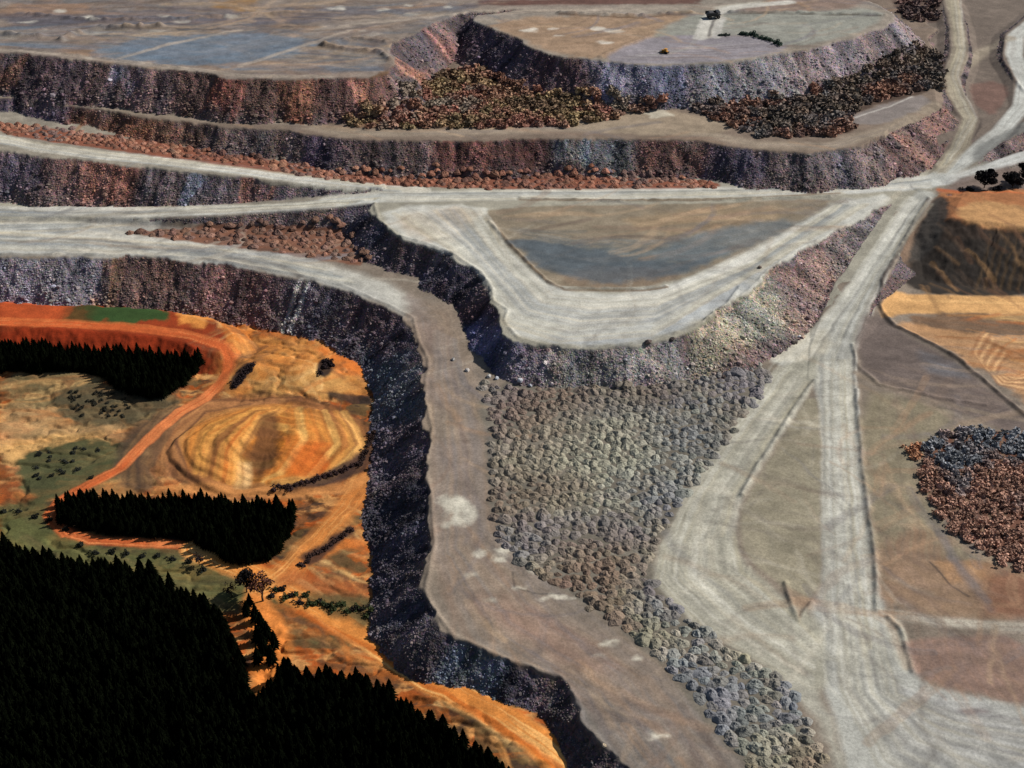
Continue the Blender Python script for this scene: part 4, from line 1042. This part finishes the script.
sc_ = sc_ * .65 + sc_.mean(1, keepdims=True) * .35
sid = np.concatenate([np.zeros(len(Dx)), np.ones(len(Ex)), np.full(len(Fx), 2), np.full(len(Gx), 3)])
szz = hgt(sx, sy); srad = RNG.uniform(2.6, 4.6, len(sx)) * np.choose(sid.astype(int), [1.25, 1.2, .85, 1.3])
order = np.argsort(np.hypot(sx, sy) / srad)
print('shrubs', len(Dx), len(Ex), len(Fx), len(Gx))
SL = ['scrubby bush in the olive and rust thicket between the two upper dumps', 'dark bush in the thicket below the big grey curved dump', None, 'dark bush at the top edge right of the grey dump']
SG = ['bushes between the upper dumps', 'bushes below the grey curved dump', 'bushes in the thicket at the right edge', 'bushes at the far top edge']
NSH = 118
for n_, k in enumerate(order[:NSH]):
    e = bpy.data.objects.new('shrub', None); col.objects.link(e); e.location = (sx[k], sy[k], szz[k] - .1)
    e.rotation_euler = (0, 0, random.uniform(0, 6.28)); s = float(srad[k]); e.scale = (s, s, s * random.uniform(.6, .85)); e.empty_display_size = .5
    i = int(sid[k]); lab = SL[i]
    if i == 2: lab = 'rust brown low bush in the thicket at the right edge' if sc_[k][0] > 1.5 * sc_[k][2] else 'bluish grey low bush in the thicket at the right edge'
    tag(e, lab, 'shrub', SG[i])
    a = bpy.data.objects.new('crown', shr_me[n_ % 5]); a.parent = e; col.objects.link(a); a.color = (*[float(q) for q in sc_[k]], 1)
    b = bpy.data.objects.new('stems', stem_me); b.parent = e; col.objects.link(b)
rest = order[NSH:]
Vs, Fs, Cs = [], [], []; off = 0
for k in range(5):
    r_ = rest[k::5]
    vt, ft = leaf_cloud(400 + k, 110, .27)
    v, f, c = merge(vt, ft, np.stack([sx[r_], sy[r_], szz[r_] - .1], -1), np.stack([srad[r_], srad[r_], srad[r_] * .72], -1), RNG.uniform(0, 6.28, len(r_)), sc_[r_])
    Vs.append(v); Fs.append(f + off); Cs.append(c); off += len(v)
if len(rest):
    tag(add_mesh('scrub', np.concatenate(Vs), np.concatenate(Fs), np.concatenate(Cs), M_leaf_attr, False),
        'distant rust and dark scrub growing on the benches below the upper dumps', 'scrub', None, 'stuff')

# ------------------------------------------------------------------ conifers
def conifer(seed, layers=9, ns=11):
    r = np.random.default_rng(seed)
    v, f = [], []
    for i in range(layers):
        t = i / layers
        z0 = .12 + .88 * t; rad_ = (1 - t) ** .85 * .5 * r.uniform(.88, 1.1) + .02; zt = min(1.0, z0 + .20)
        q = len(v); v.append((0, 0, zt)); rot = r.uniform(0, 6)
        for j in range(2 * ns):
            a = rot + math.pi * j / ns; rr = rad_ * (r.uniform(.85, 1.15) if j % 2 == 0 else r.uniform(.45, .6))
            v.append((rr * math.cos(a), rr * math.sin(a), z0 + (-.045 if j % 2 == 0 else .02)))
        for j in range(2 * ns): f.append((q, q + 1 + j, q + 1 + (j + 1) % (2 * ns)))
    return np.array(v, float), np.array(f)
CON = [conifer(500 + k) for k in range(4)]
con_me = [add_mesh('crown', v, f, None, M_conifer, False, link=False) for v, f in CON]
def trunk_mesh():
    v, f = [], []
    for i, (z, r_) in enumerate([(-.05, .03), (.3, .022), (.9, .005)]):
        for j in range(7): v.append((r_ * math.cos(j * .8976), r_ * math.sin(j * .8976), z))
    for i in range(2):
        for j in range(7): f.append((i * 7 + j, i * 7 + (j + 1) % 7, i * 7 + 7 + (j + 1) % 7, i * 7 + 7 + j))
    return add_mesh('trunk', v, f, None, M_bark, True, link=False)
tr_me = trunk_mesh()
blocks = [(FOREST[0], 'black conifer in the plantation below the red haul track', 'conifers below the red track', 3.2, 10),
          (FOREST[1], 'black conifer in the plantation below the ringed orange quarry', 'conifers below the ringed quarry', 3.3, 9),
          (FOREST[2], 'black conifer in the big foreground forest', 'conifers of the foreground forest', 3.5, 10.5)]
tx, ty, tb, th = [], [], [], []
for i, (pts, lab, g, step, ht) in enumerate(blocks):
    a, b = scatter_poly(pts, step, .33, .3)
    tx.append(a); ty.append(b); tb.append(np.full(len(a), i)); th.append(ht * np.clip(RNG.normal(.98, .2, len(a)), .45, 1.6))
# a short row beside the orange clearing
a, b = zip(*[G(*q) for q in [(250, 606), (247, 616), (256, 622), (262, 632), (268, 640), (258, 642), (275, 648), (264, 654), (272, 664), (258, 664)]])
tx.append(np.array(a)); ty.append(np.array(b)); tb.append(np.full(len(a), 2)); th.append(np.array([9, 11, 13, 14, 13, 12, 12, 14, 13, 12.]))
tx, ty, tb, th = map(np.concatenate, (tx, ty, tb, th)); tz = hgt(tx, ty)
print('conifers', len(tx))
# those whose whole outline shows: the front rank and the rims, picked by apparent size
vis = (np.abs(tx / depth(ty)) < .37)
rim = np.zeros(len(tx))
for i, (pts, *_r) in enumerate(blocks):
    W = GL(pts); m = tb == i
    d, _, _, _, _ = seg_dist(tx[m], ty[m], W); rim[m] = np.where(d < 6, 1, 0)
score = th / np.hypot(tx, ty) * (1 + .5 * rim) - 10 * (~vis) - 5 * (ty < P(512, 790, 0)[1])
order = np.argsort(-score)
BL = blocks
for n_, k in enumerate(order[:300]):
    i = int(tb[k]); e = bpy.data.objects.new('conifer', None); col.objects.link(e); e.location = (tx[k], ty[k], tz[k]); e.empty_display_size = .5
    h = float(th[k]); wd_ = random.uniform(.5, .75); e.scale = (h * wd_, h * wd_, h); e.rotation_euler = (0, 0, random.uniform(0, 6.28))
    tag(e, BL[i][1], 'conifer', BL[i][2])
    c_ = bpy.data.objects.new('crown', con_me[n_ % 4]); c_.parent = e; col.objects.link(c_)
    t_ = bpy.data.objects.new('trunk', tr_me); t_.parent = e; col.objects.link(t_)
rest = order[300:]
Vs, Fs = [], []; off = 0
for k in range(4):
    r_ = rest[k::4]; vt, ft = conifer(600 + k, 7, 8)
    v, f, c = merge(vt, ft, np.stack([tx[r_], ty[r_], tz[r_]], -1), np.stack([th[r_] * .62, th[r_] * .62, th[r_]], -1), RNG.uniform(0, 6.28, len(r_)), np.zeros((len(r_), 3)))
    Vs.append(v); Fs.append(f + off); off += len(v)
tag(add_mesh('conifer_forest', np.concatenate(Vs), np.concatenate(Fs), None, M_conifer, False), 'dense black conifer plantation filling the lower left of the valley', 'forest', None, 'stuff')

# ------------------------------------------------------------------ broadleaf trees
def tube(pts, rads, ns=8):
    v, f = [], []
    for i, (p, r_) in enumerate(zip(pts, rads)):
        p = Vector(p); d = (Vector(pts[min(i + 1, len(pts) - 1)]) - Vector(pts[max(i - 1, 0)])).normalized()
        a = d.orthogonal().normalized(); b = d.cross(a)
        for j in range(ns):
            q = p + (a * math.cos(6.2832 * j / ns) + b * math.sin(6.2832 * j / ns)) * r_
            v.append(tuple(q))
    for i in range(len(pts) - 1):
        for j in range(ns): f.append((i * ns + j, i * ns + (j + 1) % ns, (i + 1) * ns + (j + 1) % ns, (i + 1) * ns + j))
    return v, f
def tree(px, py, h, w, c, label, seed, dens=900, lobes=9, leaf=.07, trunk_h=.35, group=None, bark=None):
    r = random.Random(seed); x, y = G(px, py); z = float(hgt(x, y)[0])
    e = bpy.data.objects.new('tree', None); col.objects.link(e); e.location = (x, y, z - .1)
    tag(e, label, 'tree', group)
    V_, F_ = [], []
    def addt(p, rr, n=8):
        v, f = tube(p, rr, n); o = len(V_); V_.extend(v); F_.extend([tuple(q + o for q in k) for k in f])
    addt([(0, 0, -.4), (r.uniform(-.3, .3), 0, h * trunk_h * .5), (r.uniform(-.5, .5), r.uniform(-.3, .3), h * trunk_h), (0, 0, h * .75)], [h * .035, h * .028, h * .022, h * .006])
    tips = []
    for k in range(9):
        a = 6.283 * k / 9 + r.uniform(-.3, .3); zt = h * r.uniform(.55, .92); rr = w / 2 * r.uniform(.35, .75)
        tip = (rr * math.cos(a), rr * math.sin(a), zt); tips.append(tip)
        addt([(0, 0, h * trunk_h * r.uniform(.75, 1.05)), (tip[0] * .45, tip[1] * .45, h * (trunk_h + .18)), tip], [h * .016, h * .010, h * .003], 6)
    add_mesh('trunk', V_, F_, None, bark or M_bark, True, parent=e)
    rg = np.random.default_rng(seed)
    cen = np.array(tips + [(0, 0, h * .82)] * 2) + rg.normal(0, w * .05, (len(tips) + 2, 3))
    L = rg.integers(0, len(cen), dens); lr = rg.uniform(.16, .30, len(cen)) * w * (1.0 if dens > 1000 else .75)
    d = rg.normal(0, 1, (dens, 3)); d /= np.linalg.norm(d, axis=1)[:, None]; d[:, 2] *= .7
    p = cen[L] + d * (lr[L] * rg.uniform(.3, 1, dens) ** .6)[:, None]
    u = rg.normal(0, 1, (dens, 3)); u /= np.linalg.norm(u, axis=1)[:, None]
    q = np.cross(u, rg.normal(0, 1, (dens, 3))); q /= np.linalg.norm(q, axis=1)[:, None]
    s = leaf * w * rg.uniform(.35, .8, (dens, 1))
    vv = np.stack([p - u * s, p + q * s * .8, p + u * s, p - q * s * .8], 1).reshape(-1, 3)
    o = add_mesh('crown', vv, np.arange(4 * dens).reshape(dens, 4), None, M_leaf_obj, False, parent=e)
    o.color = (*lin(c), 1)
    return e
tree(263, 601, 17, 17, (84, 52, 40), 'tall sparse reddish tree beside the orange clearing, its crown against the track', 1, 700, leaf=.06)
tree(231, 597, 8, 8, (40, 30, 32), 'small bare looking dark tree on pale grass left of the tall sparse tree', 2, 380, leaf=.07)
tree(247, 592, 13, 12, (24, 20, 18), 'dark rounded tree touching the left side of the tall sparse tree', 3, 1500, leaf=.07, trunk_h=.25)
tree(200, 566, 7, 7, (36, 30, 32), 'small dark tree at the bend of the stream bed below the plantation', 4, 600)
tree(984, 188, 13, 16, (22, 20, 22), 'round dark tree alone beside the pale road above the orange mound', 5, 4200, leaf=.055, trunk_h=.2)
tree(1012, 188, 11, 14, (18, 17, 19), 'dark tree at the right edge, next to the round lone one', 6, 4000, leaf=.055, trunk_h=.15)
tree(1024, 182, 14, 14, (20, 18, 19), 'dark tree cut by the right edge of the view', 7, 4000, leaf=.055, trunk_h=.15)
def bush(px, py, r_, c, label, group=None, seed=0, hz=.7):
    x, y = G(px, py); z = float(hgt(x, y)[0])
    e = bpy.data.objects.new('shrub', None); col.objects.link(e); e.location = (x, y, z - .1); e.scale = (r_, r_, r_ * hz); e.empty_display_size = .5
    tag(e, label, 'shrub', group)
    a = bpy.data.objects.new('crown', shr_me[seed % 5]); a.parent = e; col.objects.link(a); a.color = (*lin(c), 1)
    b = bpy.data.objects.new('stems', stem_me); b.parent = e; col.objects.link(b)
bush(970, 190, 4.2, (24, 22, 22), 'low dark bush at the foot of the lone round tree, left side', None, 1, .5)
bush(996, 190, 4.2, (22, 20, 22), 'low dark bush in the gap between the round tree and the right edge trees', None, 2, .5)
for k in range(5): bush(918 - (k % 3) * 4, 446 + k * 3, 3.6, (166, 118, 88), 'bright rust orange bush at the left tip of the right hand thicket', 'bright rust bushes left of the thicket', k)
for k in range(9):
    t = k / 8; bush(742 + 38 * t, 34 + 11 * t ** 1.5 + .6 * math.sin(k * 2), 3.4, (52, 66, 56), 'green grey bush in the thin hedge on the flat top of the grey dump', 'hedge on the grey dump', k)
for k in range(5): bush(720 + k * 2.2, 35.5, 2.0, (50, 60, 54), 'tiny green grey bush by the end of the hedge on the grey dump', 'tiny bushes by the hedge', k)
for k in range(16):
    t = k / 15; bush(274 + 84 * t, 489 - 12 * t - 12 * t * t + random.uniform(-2, 2), 2.3, (56, 40, 38), 'dark purple bush in the curved row under the ringed orange quarry', 'bushes curving under the ringed quarry', k)
for k in range(12):
    t = k / 11; bush(374 - 14 * t, 432 + 34 * t + random.uniform(-2, 2), 2.2, (52, 38, 34), 'dark bush in the row right of the ringed orange quarry', 'bushes right of the ringed quarry', k)
for k in range(10): bush(236 + k * 1.8 + random.uniform(-2, 2), 386 - 2.3 * k, 2.6, (40, 30, 32), 'near black bush in the slanting clump on pale clay above the ringed quarry', 'slanting clump above the ringed quarry', k)
for k in range(7): bush(326 + random.uniform(-6, 6), 368 + random.uniform(-7, 7), 2.8, (36, 27, 28), 'near black bush in the round clump on orange clay below the dark face', 'round clump on the orange clay', k)
for k in range(16):
    bush(300 + 52 * k / 15, 566 - 38 * k / 15 + random.uniform(-3, 3), 2.0, (58, 42, 38), 'dark bush in the diagonal strip between the two orange tracks', 'bushes between the two orange tracks', k)
for k in range(22):
    bush(272 + 100 * k / 21, 594 + 20 * k / 21 + random.uniform(-6, 5), 2.5, random.choice([(34, 40, 24), (48, 54, 30), (30, 26, 24)]), 'dark green bush on the grass strip right of the tall sparse tree', 'bushes on the grass strip', k)
for k in range(40):
    bush(random.uniform(70, 130), random.uniform(392, 418), 1.6, (44, 42, 34), 'small dark bush scattered on the grey knoll left of the orange track', 'bushes on the grey knoll', k)
for k in range(24):
    bush(random.uniform(35, 100), random.uniform(448, 480), 1.8, (40, 42, 36), 'small dark bush scattered on the green hollow at the left', 'bushes in the green hollow', k)
for k in range(14):
    bush(4 + 200 * k / 13, [512, 514, 516, 520, 530, 545, 552, 553, 553, 555, 556, 558, 562, 570][k] + random.uniform(-2, 2), 2.4, (30, 32, 26), 'dark bush along the winding stream bed between the two forests', 'bushes along the stream bed', k)

# ------------------------------------------------------------------ boulders that rolled clear of the toe
bo_me = []
for k in range(4):
    v, f = ico_rock(700 + k)
    me = add_mesh('boulder', v, f, None, M_heap_obj, False, link=False); bo_me.append(me)
for k, (px, py, s, c) in enumerate([(648, 343, 2.4, (110, 96, 90)), (672, 340, 2.0, (84, 74, 70)), (467, 371, 1.9, (196, 188, 180)), (489, 377, 1.8, (190, 186, 180)), (497, 379, 1.6, (176, 180, 186)), (520, 381, 1.9, (184, 184, 188)),
                                   (530, 386, 1.6, (170, 172, 180)), (505, 354, 1.5, (120, 116, 130)), (453, 360, 1.5, (190, 184, 176)), (522, 356, 1.8, (70, 64, 72)), (760, 268, 1.7, (110, 96, 88)), (604, 746, 1.2, (210, 190, 160))]):
    x, y = G(px, py); o = bpy.data.objects.new('boulder', bo_me[k % 4]); col.objects.link(o)
    o.location = (x, y, float(hgt(x, y)[0]) + s * .35); o.scale = (s, s * .9, s * .75); o.rotation_euler = (random.uniform(-.3, .3), 0, k); o.color = (*(lin(c) * .8), 1)
    near_ = ['on the crest of the middle dump, left one of two', 'on the crest of the middle dump, right one of two', 'at the foot of the dark face beside the bench, left of three', 'at the foot of the dark face, middle of three', 'at the foot of the dark face, right of three',
             'at the upper corner of the pimpled field, left of two', 'at the upper corner of the pimpled field, right of two', 'halfway up the dark corner of the middle dump', 'alone on the bench edge under the dark face', 'near the crest on the corner of the middle dump', 'on the upper right crest of the middle dump beside the roads', 'on the bottom rim of the lower bench']
    shade = 'pale' if sum(c) > 480 else 'dark'
    tag(o, shade + ' boulder ' + near_[k], 'boulder')

# ------------------------------------------------------------------ machines
def boxm(v, f, x0, x1, y0, y1, z0, z1, tx_=0, ty_=0):
    q = len(v)
    for z, a, b in ((z0, 0, 0), (z1, tx_, ty_)):
        v += [(x0 + a, y0 + b, z), (x1 - a, y0 + b, z), (x1 - a, y1 - b, z), (x0 + a, y1 - b, z)]
    f += [(q, q + 3, q + 2, q + 1), (q + 4, q + 5, q + 6, q + 7)] + [(q + k, q + (k + 1) % 4, q + 4 + (k + 1) % 4, q + 4 + k) for k in range(4)]
def part(name, build, mat, parent):
    v, f = [], []; build(v, f); return add_mesh(name, v, f, None, mat, False, parent=parent)
M_yel = plain('machine_yellow', (0.42, 0.20, 0.03), .6, .3, .3, 2)
M_dark = plain('machine_dark', (0.02, 0.02, 0.022), .6, .3, .3, 2)
M_steel = plain('worn_steel', (0.10, 0.09, 0.085), .5, .4, .3, 2, .3)
M_glass = plain('cab_glass', (0.02, 0.03, 0.035), .15, .6, .1, 2)
M_tyre = plain('tyre_rubber', (0.012, 0.012, 0.012), .9, .1)
def wheel(v, f, x, y, z, r_, w):
    q = len(v); n = 16
    for yy, rr in ((y - w / 2, r_ * .55), (y - w / 2, r_ * .93), (y - w / 2 * .7, r_), (y + w / 2 * .7, r_), (y + w / 2, r_ * .93), (y + w / 2, r_ * .55)):
        for j in range(n): v.append((x + rr * math.cos(6.2832 * j / n), yy, z + rr * math.sin(6.2832 * j / n)))
    for i in range(5):
        for j in range(n): f.append((q + i * n + j, q + i * n + (j + 1) % n, q + (i + 1) * n + (j + 1) % n, q + (i + 1) * n + j))
def rim_(v, f, x, y, z, r_, w):
    q = len(v); n = 12
    for yy in (y - w * .4, y + w * .4):
        for j in range(n): v.append((x + r_ * math.cos(6.2832 * j / n), yy, z + r_ * math.sin(6.2832 * j / n)))
    for j in range(n): f.append((q + j, q + (j + 1) % n, q + n + (j + 1) % n, q + n + j))
    for a in (0, n):
        for j in range(1, n - 1, 2): f.append((q + a, q + a + j, q + a + j + 1, q + a + (j + 2) % n))
def haul_truck(px, py, rz):
    x, y = G(px, py)
    e = bpy.data.objects.new('haul_truck', None); col.objects.link(e); e.location = (x, y, float(hgt(x, y)[0]) + .05); e.rotation_euler = (0, 0, rz)
    tag(e, 'dark mining dump truck standing on the top of the far grey dump', 'dump truck')
    part('chassis', lambda v, f: (boxm(v, f, -5, 5.2, -1.1, 1.1, 1.5, 2.5), boxm(v, f, -4.2, -3.4, -3, 3, 1.3, 2.1)), M_dark, e)
    def bed(v, f):
        boxm(v, f, -6.2, 2.2, -3.4, 3.4, 2.9, 3.2, .0, 0)
        boxm(v, f, -6.3, 2.4, -3.7, -3.3, 2.9, 5.4, 0, 0); boxm(v, f, -6.3, 2.4, 3.3, 3.7, 2.9, 5.4)
        boxm(v, f, 2.2, 2.7, -3.7, 3.7, 2.9, 5.9); boxm(v, f, 2.6, 5.4, -3.7, 3.7, 5.6, 5.95)
    part('dump_body', bed, M_dark, e)
    part('load', lambda v, f: boxm(v, f, -6.0, 2.1, -3.2, 3.2, 3.2, 5.6, 2.2, 1.6), M_steel, e)
    part('hood', lambda v, f: boxm(v, f, 3.0, 5.9, -1.5, 1.9, 2.5, 4.2, .2, .1), M_steel, e)
    cab = part('cab', lambda v, f: boxm(v, f, 2.9, 4.7, 1.9, 3.5, 3.4, 5.4, .15, .15), M_dark, e)
    part('window', lambda v, f: boxm(v, f, 4.45, 4.74, 2.05, 3.35, 4.2, 5.2), M_glass, cab)
    part('deck', lambda v, f: boxm(v, f, 2.9, 6.1, -3.5, 3.5, 3.1, 3.38), M_dark, e)
    part('railing', lambda v, f: (boxm(v, f, 6.0, 6.08, -3.5, 3.5, 4.2, 4.3), [boxm(v, f, 6.0, 6.08, yy, yy + .08, 3.3, 4.2) for yy in (-3.4, -1.8, 0, 1.8, 3.3)]), M_steel, e)
    for (wx_, wy_, wd) in [(4.0, -2.8, 1.2), (4.0, 2.8, 1.2), (-3.6, -2.5, 2.2), (-3.6, 2.5, 2.2)]:
        w = bpy.data.objects.new('wheel', None); col.objects.link(w); w.parent = e
        part('tyre', lambda v, f: wheel(v, f, wx_, wy_, 1.55, 1.55, wd), M_tyre, w)
        part('rim', lambda v, f: rim_(v, f, wx_, wy_, 1.55, .85, wd), M_steel, w)
def dozer(px, py, rz):
    x, y = G(px, py)
    e = bpy.data.objects.new('bulldozer', None); col.objects.link(e); e.location = (x, y, float(hgt(x, y)[0]) + .05); e.rotation_euler = (0, 0, rz)
    tag(e, 'small orange yellow bulldozer on the purple grey flat near the rim of the upper dump', 'bulldozer')
    for s in (-1, 1):
        def tr(v, f, s=s):
            n = len(v); prof = [(-2.6, .15), (2.4, .0), (3.0, .6), (2.6, 1.25), (-.6, 1.7), (-2.6, 1.3), (-3.1, .7)]
            for yy in (s * 1.5 - .35, s * 1.5 + .35):
                for p in prof: v.append((p[0], yy, p[1]))
            for k in range(7): f.append((n + k, n + (k + 1) % 7, n + 7 + (k + 1) % 7, n + 7 + k))
            for a in (0, 7): f.extend([(n + a, n + a + 1, n + a + 2, n + a + 3), (n + a, n + a + 3, n + a + 4, n + a + 5), (n + a, n + a + 5, n + a + 6, n + a)][:2])
        part('track', tr, M_tyre, e)
    part('body', lambda v, f: (boxm(v, f, -2.6, 2.6, -1.1, 1.1, .8, 1.8), boxm(v, f, .4, 2.7, -.8, .8, 1.8, 2.6, .15, .1)), M_yel, e)
    cab = part('cab', lambda v, f: (boxm(v, f, -1.6, .4, -1.0, 1.0, 1.8, 3.5, .15, .1), boxm(v, f, -1.8, .6, -1.2, 1.2, 3.5, 3.7)), M_yel, e)
    part('window', lambda v, f: boxm(v, f, .22, .36, -.8, .8, 2.6, 3.3), M_glass, cab)
    def blade(v, f):
        prof = [(3.9, .1), (3.6, .6), (3.6, 1.2), (3.9, 1.8)]; n = len(v)
        for yy in (-2.4, 2.4):
            for a, b in prof: v.append((a, yy, b))
            for a, b in prof: v.append((a + .15, yy, b))
        for k in range(3): f.extend([(n + k, n + k + 1, n + 9 + k, n + 8 + k), (n + 4 + k, n + 12 + k, n + 13 + k, n + 5 + k)])
        f.extend([(n, n + 4, n + 5, n + 1), (n + 3, n + 11, n + 15, n + 7), (n, n + 8, n + 12, n + 4), (n + 1, n + 5, n + 6, n + 2), (n + 2, n + 6, n + 7, n + 3)])
    bl = part('blade', blade, M_steel, e)
    part('push_arms', lambda v, f: (boxm(v, f, -.2, 3.7, -2.1, -1.95, .5, .8), boxm(v, f, -.2, 3.7, 1.95, 2.1, .5, .8)), M_yel, e)
    part('ripper', lambda v, f: (boxm(v, f, -3.6, -2.6, -.8, .8, 1.1, 1.4), boxm(v, f, -3.7, -3.4, -.1, .1, .2, 1.4)), M_steel, e)
    part('exhaust', lambda v, f: boxm(v, f, 1.4, 1.55, -.4, -.25, 2.6, 3.5), M_dark, e)
haul_truck(713, 18, 0.15)
dozer(665, 53, 2.6)
print('objects', len(bpy.data.objects))
